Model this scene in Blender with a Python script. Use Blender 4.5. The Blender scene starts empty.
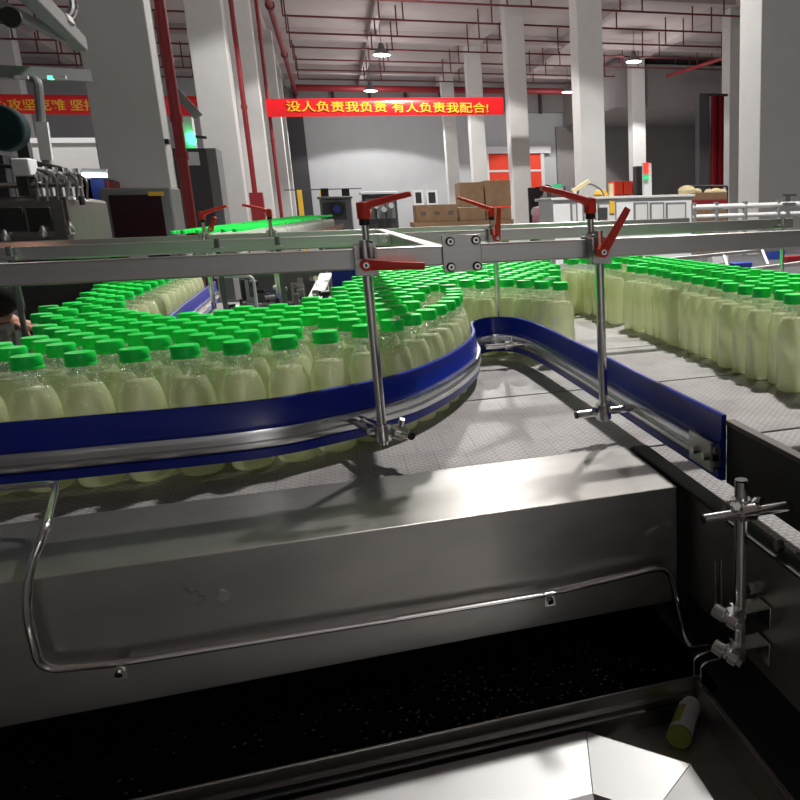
import bpy, bmesh, math, random
from mathutils import Vector as V, Matrix
random.seed(7)
sc = bpy.context.scene
COL = sc.collection

# ------------------------------------------------------------------ camera
PX, PY, F = 600.0, 400.0, 800.0
CAM = V((0, 0, 1.55))
def _d(u, v): return V((u - PX, -(v - PY), -F)).normalized()
_Y = _d(332, 215); _X = _d(3133, 131); _X = (_X - _Y * _X.dot(_Y)).normalized(); _Z = _X.cross(_Y)
R = Matrix((_X, _Y, _Z))
cd = bpy.data.cameras.new('camera'); cam = bpy.data.objects.new('camera', cd); COL.objects.link(cam)
cam.matrix_world = Matrix.Translation(CAM) @ R.to_4x4()
cd.sensor_width = 36; cd.lens = 36; cd.shift_x = -0.25; cd.clip_start = .02; cd.clip_end = 300
sc.camera = cam
def at(u, v, y=None, z=None, x=None):
    d = R @ V((u - PX, -(v - PY), -F))
    if z is not None: t = (z - CAM.z) / d.z
    elif y is not None: t = (y - CAM.y) / d.y
    else: t = (x - CAM.x) / d.x
    return CAM + d * t

# ------------------------------------------------------------------ materials
MATS = {}
def nm(name):
    m = bpy.data.materials.new(name); m.use_nodes = True
    nt = m.node_tree; b = nt.nodes['Principled BSDF']; MATS[name] = m
    return m, nt, b
def simple(name, col, rough=.5, metal=0, noise=0, nscale=8, stretch=None, bump=0, coat=0, spec=.5):
    m, nt, b = nm(name)
    b.inputs['Base Color'].default_value = (*col, 1); b.inputs['Roughness'].default_value = rough
    b.inputs['Metallic'].default_value = metal; b.inputs['Coat Weight'].default_value = coat
    b.inputs['Specular IOR Level'].default_value = spec
    if noise or bump:
        tc = nt.nodes.new('ShaderNodeTexCoord'); mp = nt.nodes.new('ShaderNodeMapping')
        nt.links.new(tc.outputs['Object'], mp.inputs[0])
        if stretch: mp.inputs['Scale'].default_value = stretch
        n = nt.nodes.new('ShaderNodeTexNoise'); n.inputs['Scale'].default_value = nscale; n.inputs['Detail'].default_value = 4
        nt.links.new(mp.outputs[0], n.inputs['Vector'])
        if noise:
            r = nt.nodes.new('ShaderNodeMapRange'); r.inputs[1].default_value = .3; r.inputs[2].default_value = .7
            r.inputs[3].default_value = 1 - noise; r.inputs[4].default_value = 1 + noise
            nt.links.new(n.outputs[0], r.inputs[0])
            mx = nt.nodes.new('ShaderNodeMix'); mx.data_type = 'RGBA'; mx.blend_type = 'MULTIPLY'; mx.inputs[0].default_value = 1
            mx.inputs[6].default_value = (*col, 1); nt.links.new(r.outputs[0], mx.inputs[7])
            nt.links.new(mx.outputs[2], b.inputs['Base Color'])
        if bump:
            bp = nt.nodes.new('ShaderNodeBump'); bp.inputs['Strength'].default_value = bump; bp.inputs['Distance'].default_value = .01
            nt.links.new(n.outputs[0], bp.inputs['Height']); nt.links.new(bp.outputs[0], b.inputs['Normal'])
    return m
simple('steel', (.52, .51, .49), .28, 1, noise=.05, nscale=5, stretch=(1, 20, 20))
simple('steel_sheet', (.46, .45, .43), .34, 1, noise=.14, nscale=4, stretch=(1.2, 3, 3), bump=.03)
simple('steel_dark', (.20, .195, .19), .34, 1, noise=.15, nscale=5, stretch=(1, 3, 3))
simple('steel_panel', (.42, .40, .38), .36, 1, noise=.12, nscale=5, stretch=(1, 3, 3))
simple('chrome', (.82, .81, .79), .17, 1)
simple('pale_glass', (.46, .48, .43), .25)
simple('water', (.06, .06, .06), .06, spec=1)
simple('tape_grey', (.34, .34, .32), .7, noise=.25, nscale=90)
simple('bright_sheet', (.30, .30, .30), .5, 1, noise=.06, nscale=5)
simple('aluminium', (.78, .79, .80), .24, 1)
simple('blue_plastic', (.004, .018, .30), .28, spec=.5)
simple('blue_dull', (.02, .05, .30), .5)
simple('red_lever', (.78, .035, .012), .42, noise=.06, nscale=120)
simple('green_cap', (.008, .88, .10), .38, spec=.35)
simple('black', (.012, .012, .012), .5)
simple('black_rubber', (.02, .019, .018), .6, noise=.3, nscale=30)
simple('brown_board', (.09, .07, .055), .55, noise=.15, nscale=20)
simple('column_paint', (.58, .58, .57), .75, noise=.03, nscale=3)
simple('column_pale', (.62, .62, .615), .75, noise=.03, nscale=3)
simple('ceiling_paint', (.46, .40, .40), .85, noise=.05, nscale=1)
simple('wall_paint', (.50, .52, .54), .8, noise=.02, nscale=2)
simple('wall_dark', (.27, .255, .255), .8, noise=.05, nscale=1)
simple('floor_epoxy', (.34, .34, .33), .35, noise=.08, nscale=1)
simple('pipe_red', (.22, .008, .014), .5)
simple('pipe_dull', (.13, .022, .028), .6)
simple('banner_red', (.68, .010, .015), .32, spec=.5)
simple('banner_gold', (.9, .50, .03), .35)
simple('cardboard', (.22, .135, .075), .85, noise=.1, nscale=6)
simple('orange', (.80, .045, .008), .6)
simple('yellow', (.75, .45, .04), .5)
simple('pale_yellow', (.75, .65, .38), .6)
simple('white', (.72, .73, .74), .5)
simple('grey', (.17, .18, .18), .55)
simple('dark_grey', (.045, .045, .05), .5)
simple('teal_dark', (.010, .028, .032), .8, spec=.2)
simple('screen', (.02, .004, .006), .2)
simple('skin', (.52, .28, .20), .5, noise=.05, nscale=30)
simple('black_cloth', (.012, .012, .014), .9)
simple('pink', (.75, .35, .42), .7)
simple('dark_green', (.01, .25, .07), .5)
simple('olive', (.30, .34, .05), .5)
simple('cap_olive', (.25, .30, .05), .5)
simple('hair', (.01, .008, .007), .6)
def emis(name, col, s):
    m, nt, b = nm(name); b.inputs['Base Color'].default_value = (*col, 1)
    b.inputs['Emission Color'].default_value = (*col, 1); b.inputs['Emission Strength'].default_value = s
emis('lamp_glow', (1, .98, .94), 9); emis('tube_glow', (.85, .95, 1), 4); emis('green_glow', (.05, 1, .25), 4)
emis('red_glow', (1, .05, .03), .7); emis('led_green', (.03, .6, .2), .5)

# belt: grey plastic modules, lines and raised dashes
m, nt, b = nm('belt')
N = nt.nodes.new; L = nt.links.new
tc = N('ShaderNodeTexCoord')
def brick(scale, w, h, mort, off=.5):
    mp = N('ShaderNodeMapping'); mp.inputs['Scale'].default_value = scale; L(tc.outputs['Object'], mp.inputs[0])
    k = N('ShaderNodeTexBrick'); k.inputs['Scale'].default_value = 1; k.inputs['Brick Width'].default_value = w
    k.inputs['Row Height'].default_value = h; k.inputs['Mortar Size'].default_value = mort; k.inputs['Mortar Smooth'].default_value = .3; k.offset = off
    k.inputs['Color1'].default_value = (1, 1, 1, 1); k.inputs['Color2'].default_value = (.93, .93, .93, 1); k.inputs['Mortar'].default_value = (0, 0, 0, 1)
    L(mp.outputs[0], k.inputs['Vector']); return k
big = brick((1, 1, 1), .0508, .118, .0009)
small = brick((1, 1, 1), .0150, .0085, .0026)
nz = N('ShaderNodeTexNoise'); nz.inputs['Scale'].default_value = 7; nz.inputs['Detail'].default_value = 6; L(tc.outputs['Object'], nz.inputs['Vector'])
rp = N('ShaderNodeValToRGB'); rp.color_ramp.elements[0].color = (.27, .25, .25, 1); rp.color_ramp.elements[1].color = (.40, .385, .38, 1)
rp.color_ramp.elements[0].position = .35; rp.color_ramp.elements[1].position = .6
L(nz.outputs[0], rp.inputs[0])
m1 = N('ShaderNodeMix'); m1.data_type = 'RGBA'; m1.blend_type = 'MULTIPLY'; m1.inputs[0].default_value = .42; L(rp.outputs[0], m1.inputs[6]); L(small.outputs[0], m1.inputs[7])
m2 = N('ShaderNodeMix'); m2.data_type = 'RGBA'; m2.blend_type = 'MULTIPLY'; m2.inputs[0].default_value = .35; L(m1.outputs[2], m2.inputs[6]); L(big.outputs[0], m2.inputs[7])
L(m2.outputs[2], b.inputs['Base Color']); b.inputs['Roughness'].default_value = .45
bp = N('ShaderNodeBump'); bp.inputs['Strength'].default_value = .5; bp.inputs['Distance'].default_value = .002; L(small.outputs[0], bp.inputs['Height']); L(bp.outputs[0], b.inputs['Normal'])

# wet black pan
m, nt, b = nm('wet_black'); N = nt.nodes.new; L = nt.links.new
b.inputs['Base Color'].default_value = (.008, .008, .008, 1); b.inputs['Roughness'].default_value = .18
tc = N('ShaderNodeTexCoord'); vo = N('ShaderNodeTexVoronoi'); vo.inputs['Scale'].default_value = 95; L(tc.outputs['Object'], vo.inputs['Vector'])
nz = N('ShaderNodeTexNoise'); nz.inputs['Scale'].default_value = 5; L(tc.outputs['Object'], nz.inputs['Vector'])
lt = N('ShaderNodeMath'); lt.operation = 'LESS_THAN'; L(vo.outputs['Distance'], lt.inputs[0])
mr = N('ShaderNodeMapRange'); mr.inputs[1].default_value = .45; mr.inputs[2].default_value = .7; mr.inputs[3].default_value = 0; mr.inputs[4].default_value = .45; L(nz.outputs[0], mr.inputs[0]); L(mr.outputs[0], lt.inputs[1])
bp = N('ShaderNodeBump'); bp.inputs['Strength'].default_value = .7; bp.inputs['Distance'].default_value = .004; L(lt.outputs[0], bp.inputs['Height']); L(bp.outputs[0], b.inputs['Normal'])

# clear bottle wall and drink
m, nt, b = nm('clear_plastic'); N = nt.nodes.new; L = nt.links.new; out = nt.nodes['Material Output']; nt.nodes.remove(b)
tr = N('ShaderNodeBsdfTransparent'); tr.inputs[0].default_value = (.97, .98, .97, 1)
gl = N('ShaderNodeBsdfGlossy'); gl.inputs['Roughness'].default_value = .10; gl.inputs[0].default_value = (1, 1, 1, 1)
tc = N('ShaderNodeTexCoord'); nz = N('ShaderNodeTexNoise'); nz.inputs['Scale'].default_value = 130; nz.inputs['Detail'].default_value = 2; L(tc.outputs['Object'], nz.inputs['Vector'])
bp = N('ShaderNodeBump'); bp.inputs['Strength'].default_value = .55; bp.inputs['Distance'].default_value = .003; L(nz.outputs[0], bp.inputs['Height']); L(bp.outputs[0], gl.inputs['Normal'])
fr = N('ShaderNodeLayerWeight'); fr.inputs[0].default_value = .30
mr = N('ShaderNodeMapRange'); mr.inputs[3].default_value = .06; mr.inputs[4].default_value = .36; L(fr.outputs['Facing'], mr.inputs[0])
mx = N('ShaderNodeMixShader'); L(mr.outputs[0], mx.inputs[0]); L(tr.outputs[0], mx.inputs[1]); L(gl.outputs[0], mx.inputs[2])
vo = N('ShaderNodeTexVoronoi'); vo.inputs['Scale'].default_value = 150; L(tc.outputs['Object'], vo.inputs['Vector'])
sx = N('ShaderNodeSeparateXYZ'); L(tc.outputs['Object'], sx.inputs[0])
zr = N('ShaderNodeMapRange'); zr.inputs[1].default_value = .12; zr.inputs[2].default_value = .165; zr.inputs[3].default_value = 0; zr.inputs[4].default_value = .20; L(sx.outputs[2], zr.inputs[0])
lt = N('ShaderNodeMath'); lt.operation = 'LESS_THAN'; L(vo.outputs['Distance'], lt.inputs[0]); L(zr.outputs[0], lt.inputs[1])
df = N('ShaderNodeBsdfDiffuse'); df.inputs[0].default_value = (1, 1, 1, 1)  # white specks painted on the shoulder: sparkling highlights and droplets
mx2 = N('ShaderNodeMixShader'); L(lt.outputs[0], mx2.inputs[0]); L(mx.outputs[0], mx2.inputs[1]); L(df.outputs[0], mx2.inputs[2]); L(mx2.outputs[0], out.inputs[0])
m, nt, b = nm('drink'); N = nt.nodes.new; L = nt.links.new; out = nt.nodes['Material Output']
b.inputs['Roughness'].default_value = .2
tc = N('ShaderNodeTexCoord'); vo = N('ShaderNodeTexVoronoi'); vo.inputs['Scale'].default_value = 230; L(tc.outputs['Object'], vo.inputs['Vector'])
sx = N('ShaderNodeSeparateXYZ'); L(tc.outputs['Object'], sx.inputs[0])
zr = N('ShaderNodeMapRange'); zr.inputs[1].default_value = .115; zr.inputs[2].default_value = .15; zr.inputs[3].default_value = 0; zr.inputs[4].default_value = .22; L(sx.outputs[2], zr.inputs[0])
lt = N('ShaderNodeMath'); lt.operation = 'LESS_THAN'; L(vo.outputs['Distance'], lt.inputs[0]); L(zr.outputs[0], lt.inputs[1])
cm = N('ShaderNodeMix'); cm.data_type = 'RGBA'; cm.inputs[6].default_value = (.88, .89, .64, 1); cm.inputs[7].default_value = (1, 1, 1, 1); L(lt.outputs[0], cm.inputs[0])  # white specks in the colour stand for foam beads and their sparkle
L(cm.outputs[2], b.inputs['Base Color'])
tl = N('ShaderNodeBsdfTranslucent'); tl.inputs[0].default_value = (.96, .97, .74, 1)
m1 = N('ShaderNodeMixShader'); m1.inputs[0].default_value = .48; L(b.outputs[0], m1.inputs[1]); L(tl.outputs[0], m1.inputs[2])
tr = N('ShaderNodeBsdfTransparent'); tr.inputs[0].default_value = (.93, .94, .80, 1)
m2 = N('ShaderNodeMixShader'); m2.inputs[0].default_value = .38; L(m1.outputs[0], m2.inputs[1]); L(tr.outputs[0], m2.inputs[2]); L(m2.outputs[0], out.inputs[0])

# ------------------------------------------------------------------ mesh building
class MB:
    def __init__(s): s.v = []; s.f = []
    def add(s, vs, fs):
        n = len(s.v); s.v += [tuple(p) for p in vs]; s.f += [tuple(i + n for i in f) for f in fs]; return s
    def box(s, x0, x1, y0, y1, z0, z1):
        vs = [(x, y, z) for z in (z0, z1) for y in (y0, y1) for x in (x0, x1)]
        return s.add(vs, [(0, 2, 3, 1), (4, 5, 7, 6), (0, 1, 5, 4), (2, 6, 7, 3), (0, 4, 6, 2), (1, 3, 7, 5)])
    def obox(s, c, ax, ay, az, hx, hy, hz):
        c = V(c); ax = V(ax).normalized(); ay = V(ay).normalized(); az = V(az).normalized()
        vs = [c + ax * (i * hx) + ay * (j * hy) + az * (k * hz) for k in (-1, 1) for j in (-1, 1) for i in (-1, 1)]
        return s.add(vs, [(0, 2, 3, 1), (4, 5, 7, 6), (0, 1, 5, 4), (2, 6, 7, 3), (0, 4, 6, 2), (1, 3, 7, 5)])
    def beam(s, a, b, w, h, up=(0, 0, 1)):
        a = V(a); b = V(b); d = (b - a); l = d.length; d.normalize(); sd = d.cross(V(up)).normalized(); u = sd.cross(d)
        return s.obox((a + b) / 2, d, sd, u, l / 2, w / 2, h / 2)
    def cyl(s, a, b, r, n=16, r2=None): return s.tube([a, b], [r, r if r2 is None else r2], n)
    def tube(s, pts, r, n=12):
        pts = [V(p) for p in pts]; k = len(pts); rs = r if isinstance(r, list) else [r] * k
        t0 = (pts[1] - pts[0]).normalized(); ref = V((0, 0, 1)) if abs(t0.z) < .9 else V((1, 0, 0))
        u = t0.cross(ref).normalized(); vs = []
        for i, p in enumerate(pts):
            t = ((pts[min(i + 1, k - 1)] - p).normalized() + (p - pts[max(i - 1, 0)]).normalized()).normalized() if 0 < i < k - 1 else ((pts[i + 1] - p).normalized() if i == 0 else (p - pts[i - 1]).normalized())
            u = (u - t * u.dot(t)).normalized(); w = t.cross(u)
            vs += [p + (u * math.cos(2 * math.pi * j / n) + w * math.sin(2 * math.pi * j / n)) * rs[i] for j in range(n)]
        fs = [(i * n + j, i * n + (j + 1) % n, (i + 1) * n + (j + 1) % n, (i + 1) * n + j) for i in range(k - 1) for j in range(n)]
        fs += [tuple(range(n))[::-1], tuple(range((k - 1) * n, k * n))]
        return s.add(vs, fs)
    def lathe(s, prof, c=(0, 0, 0), n=24, cap=True):
        vs = [(c[0] + r * math.cos(2 * math.pi * j / n), c[1] + r * math.sin(2 * math.pi * j / n), c[2] + z) for r, z in prof for j in range(n)]
        k = len(prof)
        fs = [(i * n + j, i * n + (j + 1) % n, (i + 1) * n + (j + 1) % n, (i + 1) * n + j) for i in range(k - 1) for j in range(n)]
        if cap: fs += [tuple(range(n))[::-1], tuple(range((k - 1) * n, k * n))]
        return s.add(vs, fs)
    def prism(s, poly, off):
        n = len(poly); off = V(off); vs = [V(p) for p in poly] + [V(p) + off for p in poly]
        return s.add(vs, [tuple(range(n))[::-1], tuple(range(n, 2 * n))] + [(i, (i + 1) % n, n + (i + 1) % n, n + i) for i in range(n)])
    def loft(s, secs):
        n = len(secs[0]); vs = [p for q in secs for p in q]; k = len(secs)
        fs = [(i * n + j, i * n + (j + 1) % n, (i + 1) * n + (j + 1) % n, (i + 1) * n + j) for i in range(k - 1) for j in range(n)]
        return s.add(vs, fs + [tuple(range(n))[::-1], tuple(range((k - 1) * n, k * n))])
    def build(s, name, mat, parent=None, origin=None, bevel=0, smooth=30, **kw):
        org = V(parent['_o']) if parent is not None else None
        if org is None:
            if origin is None:
                xs, ys, zs = zip(*s.v); org = V(((min(xs) + max(xs)) / 2, (min(ys) + max(ys)) / 2, min(zs)))
            else: org = V(origin)
        me = bpy.data.meshes.new(name); me.from_pydata([V(p) - org for p in s.v], [], s.f)
        bm = bmesh.new(); bm.from_mesh(me); bmesh.ops.recalc_face_normals(bm, faces=bm.faces); bm.to_mesh(me); bm.free()
        me.materials.append(MATS[mat]); me.shade_smooth(); me.set_sharp_from_angle(angle=math.radians(smooth))
        o = bpy.data.objects.new(name, me); COL.objects.link(o)
        if parent is not None: o.parent = parent; o['_o'] = tuple(org)
        else: o.location = org; o['_o'] = tuple(org)
        if bevel:
            bv = o.modifiers.new('bevel', 'BEVEL'); bv.width = bevel; bv.segments = 2; bv.limit_method = 'ANGLE'; bv.angle_limit = .6
        for k_, v_ in kw.items(): o[k_] = v_
        return o
def thing(name, loc, label, category, group=None):
    o = bpy.data.objects.new(name, None); COL.objects.link(o); o.location = loc; o['_o'] = tuple(loc); o.empty_display_size = .05
    o['label'] = label; o['category'] = category
    if group: o['group'] = group
    return o
def B(*a): return MB().box(*a)
def smooth_path(pts, sub=6):
    pts = [V(p) for p in pts]; out = []
    for i in range(len(pts) - 1):
        p0 = pts[max(i - 1, 0)]; p1 = pts[i]; p2 = pts[i + 1]; p3 = pts[min(i + 2, len(pts) - 1)]
        for k in range(sub):
            t = k / sub
            out.append(.5 * ((2 * p1) + (p2 - p0) * t + (2 * p0 - 5 * p1 + 4 * p2 - p3) * t * t + (3 * p1 - p0 - 3 * p2 + p3) * t ** 3))
    out.append(pts[-1]); return out
def fillet(pts, r, n=6):
    pts = [V(p) for p in pts]; out = [pts[0]]
    for i in range(1, len(pts) - 1):
        a = (pts[i - 1] - pts[i]); b_ = (pts[i + 1] - pts[i]); rr = min(r, a.length * .45, b_.length * .45)
        p = pts[i] + a.normalized() * rr; q = pts[i] + b_.normalized() * rr
        for k in range(n + 1):
            t = k / n; out.append(p * (1 - t) ** 2 + pts[i] * 2 * t * (1 - t) + q * t * t)
    out.append(pts[-1]); return out
def sweep(path, prof):
    """path: 2D points; prof: list of (offset to the right of travel, z)"""
    secs = []
    for i, p in enumerate(path):
        a = path[max(i - 1, 0)]; c = path[min(i + 1, len(path) - 1)]; t = (c - a).normalized(); rt = V((t.y, -t.x, 0))
        secs.append([V((p.x, p.y, 0)) + rt * o + V((0, 0, z)) for o, z in prof])
    return MB().loft(secs)

ZB = 1.14
# ------------------------------------------------------------------ hall
XL, XR, YB, YF, ZC = -14.0, 30.0, -16.0, 48.0, 8.6
def struct(o): o['kind'] = 'structure'; return o
struct(B(XL, XR, YB, YF + .3, -.2, 0).build('floor', 'floor_epoxy'))
struct(B(XL, XR, YB, YF + .3, ZC, ZC + .25).build('ceiling', 'ceiling_paint'))
wb = struct(B(XL, XR, YF, YF + .3, 0, ZC).build('wall_back', 'wall_paint'))
struct(B(XL - .3, XL, YB, YF + .3, 0, ZC).build('wall_left', 'wall_paint'))
struct(B(XL, XR, YB - .3, YB, 0, ZC).build('wall_front', 'wall_paint'))
struct(B(XR, XR + .3, YB, YF + .3, 0, ZC).build('wall_right', 'wall_paint'))
n = 1
def trim(mb, mat):
    global n
    o = struct(mb.build('trim_%d' % n, mat)); n += 1; return o
LY = [9.8 + 8 * k for k in range(5)]; RY = [10.7, 19.5, 27.5, 35.5, 43.5]
for x, w in ((-1.92, .5), (6.25, .5), (14.3, .5), (-10, .5), (2.15, .28), (10.2, .28), (22.3, .5)):
    trim(B(x - w / 2, x + w / 2, YB, YF, ZC - .42, ZC), 'ceiling_paint')
for y in (11.2, 19.4, 27.4, 35.4, 43.4):
    trim(B(XL, XR, y - .2, y + .2, ZC - .38, ZC), 'ceiling_paint')
# lower soffit on the right, back
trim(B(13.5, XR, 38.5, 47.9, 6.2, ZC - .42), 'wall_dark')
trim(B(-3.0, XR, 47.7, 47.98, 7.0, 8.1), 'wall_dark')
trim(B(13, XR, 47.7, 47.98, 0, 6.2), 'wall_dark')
trim(B(-1.9, -.95, 47.6, 47.98, 0, 6.9), 'dark_grey')
for i in range(16):
    trim(B(-1.3 + i * 1.9, -1.16 + i * 1.9, 47.4, 47.69, 6.9, 8.1), 'black')
# roll-up door in the back wall
o = struct(B(8.9, 12.0, 47.8, 47.97, 0, 4.7).build('door_1', 'orange'))
for zz in (3.75, 2.6):
    B(8.9, 12.0, 47.76, 47.80, zz - .06, zz + .06).build('door_rail', 'white', o)
MB().box(8.72, 8.9, 47.7, 47.97, 0, 4.9).box(12.0, 12.2, 47.7, 47.97, 0, 4.9).box(8.72, 12.6, 47.6, 47.97, 4.72, 5.1).build('door_frame', 'white', o)
# columns
for side, xs, ys, mt in (('left', (-2.24, -1.6), LY, 'column_paint'), ('right', (5.93, 6.55), RY, 'column_paint'), ('far right', (14.0, 14.65), [19.5, 27.5, 37.5], 'column_pale'), ('far left', (-10.3, -9.7), LY[1:4], 'column_paint')):
    for i, y in enumerate(ys):
        x0, x1 = xs
        if side == 'left' and i == 3: x0, x1 = -2.05, -1.45
        if side == 'right' and i == 0: x1 = 6.8
        ordn = ['nearest', 'second', 'third', 'fourth', 'farthest'][i]
        if side == 'far left': ordn = ['nearest', 'second', 'third'][i]
        if side == 'far right': ordn = ['nearest', 'second', 'third'][i]
        B(x0, x1, y, y + (.42 if side == 'left' and i == 0 else .65), 0, ZC - .38).build('column', mt, bevel=.012, label='grey painted square concrete column, %s in the %s row of the hall' % (ordn, side), category='column', group='hall columns')

# sprinkler branch pipes hung under the ceiling
for i in range(14):
    y = 8.55 + 2.5 * i
    for x0, x1, side in ((-.85, 28, 'right'), (-12.5, -2.9, 'left')):
        if side == 'right': lab = 'thin dark red sprinkler pipe across the ceiling, number %s back from the camera' % ['one', 'two', 'three', 'four', 'five', 'six', 'seven', 'eight', 'nine', 'ten', 'eleven', 'twelve', 'thirteen', 'fourteen'][i]
        else: lab = 'short dark red sprinkler pipe at left of the columns, number %s back from camera' % ['one', 'two', 'three', 'four', 'five', 'six', 'seven', 'eight', 'nine', 'ten', 'eleven', 'twelve', 'thirteen', 'fourteen'][i]
        t = thing('sprinkler_pipe', (x0, y, 7.6), lab, 'pipe', 'sprinkler pipes')
        MB().cyl((x0, y, 7.6), (x1, y, 7.6), .032, 8).build('pipe', 'pipe_dull', t)
        x = x0 + .02; k = 0
        while x < min(x1, 19):
            MB().cyl((x, y, 7.6), (x, y, ZC), .026, 6).build('hanger', 'pipe_dull', t)
            x += [2.9, .75][k % 2]; k += 1
# main pipes
t = thing('sprinkler_main', (-1.1, 6, 7.55), 'thick dark red main pipe running away along the left column row', 'pipe')
MB().cyl((-1.15, 4, 7.75), (-1.15, 47, 7.75), .1, 12).build('pipe', 'pipe_red', t)
for y in (12, 20, 28, 36): MB().cyl((-1.15, y - .1, 7.75), (-1.15, y + .1, 7.75), .14, 12).build('coupling', 'pipe_dull', t)
t = thing('sprinkler_main', (-1, 44.5, 7.7), 'thick dark red main pipe across the back of the ceiling', 'pipe')
MB().cyl((-1.3, 44.8, 7.75), (28, 44.8, 7.75), .16, 12).build('pipe', 'pipe_red', t)
t = thing('sprinkler_main', (15, 30, 7.3), 'slanting dark red main pipe near the far right columns', 'pipe')
MB().tube(fillet([(19, 20, 7.35), (16.2, 30, 7.35), (15.4, 36.6, 7.35)], .8), .07, 10).build('pipe', 'pipe_red', t)
# vertical fire pipes beside left columns
for y, x, zt, zb, lab in ((10.32, -1.53, 8.2, 0, 'thick red standpipe beside the nearest left column'), (18.6, -1.48, 8.2, 1.9, 'red standpipe beside the second left column, ending in a dark red box'), (26.6, -1.45, 7.7, 0, 'thin dark red standpipe beside the third left column')):
    t = thing('fire_pipe', (x, y, 0), lab, 'pipe')
    r = .055 if y < 15 else .05
    MB().cyl((x, y, zb), (x, y, zt), r, 14).build('pipe', 'pipe_red', t)
    for z in (2.2, 2.6, 4.6) if y < 15 else (3.7, 6.5):
        MB().cyl((x, y, z), (x, y, z + .08), r * 1.25, 14).build('coupling', 'pipe_red', t)
    if 15 < y < 20: B(x - .11, x + .15, y - .13, y + .12, 1.35, 2.05).build('valve_box', 'pipe_red', t, bevel=.01)
for z in (2.33, 4.02): B(-1.6, -1.56, 9.81, 9.90, z, z + .05).build('clip', 'black', bpy.data.objects['column'])

# high-bay lamps
def high_bay(x, y, lab, power, cone=134):
    t = thing('high_bay_lamp', (x, y, 7.4), lab, 'lamp', 'high bay lamps')
    MB().lathe([(.06, .42), (.09, .38), (.12, .25), (.33, .03), (.34, .0), (.32, .0)], (x, y, 7.4), 20).build('lamp_housing', 'grey', t)
    MB().lathe([(.30, -.012), (.30, .0)], (x, y, 7.4), 20).build('lamp_lens', 'lamp_glow', t)
    MB().cyl((x, y, 7.8), (x, y, ZC), .015, 6).build('rod', 'grey', t)
    ld = bpy.data.lights.new('high_bay_light', 'SPOT'); ld.energy = power; ld.color = (1, .97, .93); ld.shadow_soft_size = .16
    ld.spot_size = math.radians(cone); ld.spot_blend = .12 if cone > 100 else .5
    lo = bpy.data.objects.new('high_bay_light', ld); COL.objects.link(lo); lo.location = (x, y, 7.36); lo['kind'] = 'helper'
    pd = bpy.data.lights.new('added_ceiling_fill', 'POINT'); pd.energy = power * (.085 if cone > 100 else .03); pd.color = (1, .93, .92); pd.shadow_soft_size = .3  # added point light below each lamp, brightens the ceiling
    po = bpy.data.objects.new('added_ceiling_fill', pd); COL.objects.link(po); po.location = (x, y, 7.1); po['kind'] = 'helper'
P0 = 1900
for x, y, lab, p in ((2.4, 33.5, 'white glowing high bay lamp in the central aisle, above the long red banner', P0),
        (2.4, 43.0, 'white glowing high bay lamp just above the banner, near the back wall', P0 * .9),
        (12.6, 33.5, 'white glowing high bay lamp right of the tall bright column, larger one', P0),
        (12.3, 42.5, 'white glowing high bay lamp low behind the gap of two right columns', P0 * .7),
        (21.4, 45.5, 'small white glowing lamp in the dark bay beside the slim right column', P0 * .25),
        (2.4, 24.1, 'high bay lamp over the aisle, above the frame', P0 * .95), (2.4, 14.6, 'high bay lamp over the aisle in front of the first columns', P0 * 1.0),
        (2.75, 5.0, 'high bay lamp right above the bottle conveyor', P0 * 1.75),
        (-6.5, 20.0, 'high bay lamp over the left bay', P0 * .6),
        (12.6, 14.6, 'high bay lamp over the right bay', P0 * .8), (3.0, -13.6, 'added unseen lamp behind the camera, lighting the wall that the steel reflects', P0 * .9)):  # last lamp is added: its lit wall gives beams and cover a bright reflection
    high_bay(x, y, lab, p, 92 if 0 < y < 6 else 134)

# banners (red cloth with gold characters)
def text_mesh(txt, mat, parent, name, x0, x1, z0, z1, y, depth=.01):
    cu = bpy.data.curves.new('t', 'FONT'); cu.body = txt; cu.extrude = .02; cu.space_character = 1.0; cu.offset = .012
    o = bpy.data.objects.new('t', cu); COL.objects.link(o); bpy.context.view_layer.update()
    me = bpy.data.meshes.new_from_object(o.evaluated_get(bpy.context.evaluated_depsgraph_get()))
    bpy.data.objects.remove(o)
    xs = [v.co.x for v in me.vertices]; ys = [v.co.y for v in me.vertices]; a, b_, c, d = min(xs), max(xs), min(ys), max(ys)
    og = V(parent['_o'])
    for v in me.vertices:
        u = (v.co.x - a) / (b_ - a); w = (v.co.y - c) / (d - c); e = v.co.z
        v.co = V((x0 + u * (x1 - x0), y - depth - e * .3, z0 + w * (z1 - z0))) - og
    me.materials.clear(); me.materials.append(MATS[mat])
    q = bpy.data.objects.new(name, me); COL.objects.link(q); q.parent = parent; return q
YBN = 26.3
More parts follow.
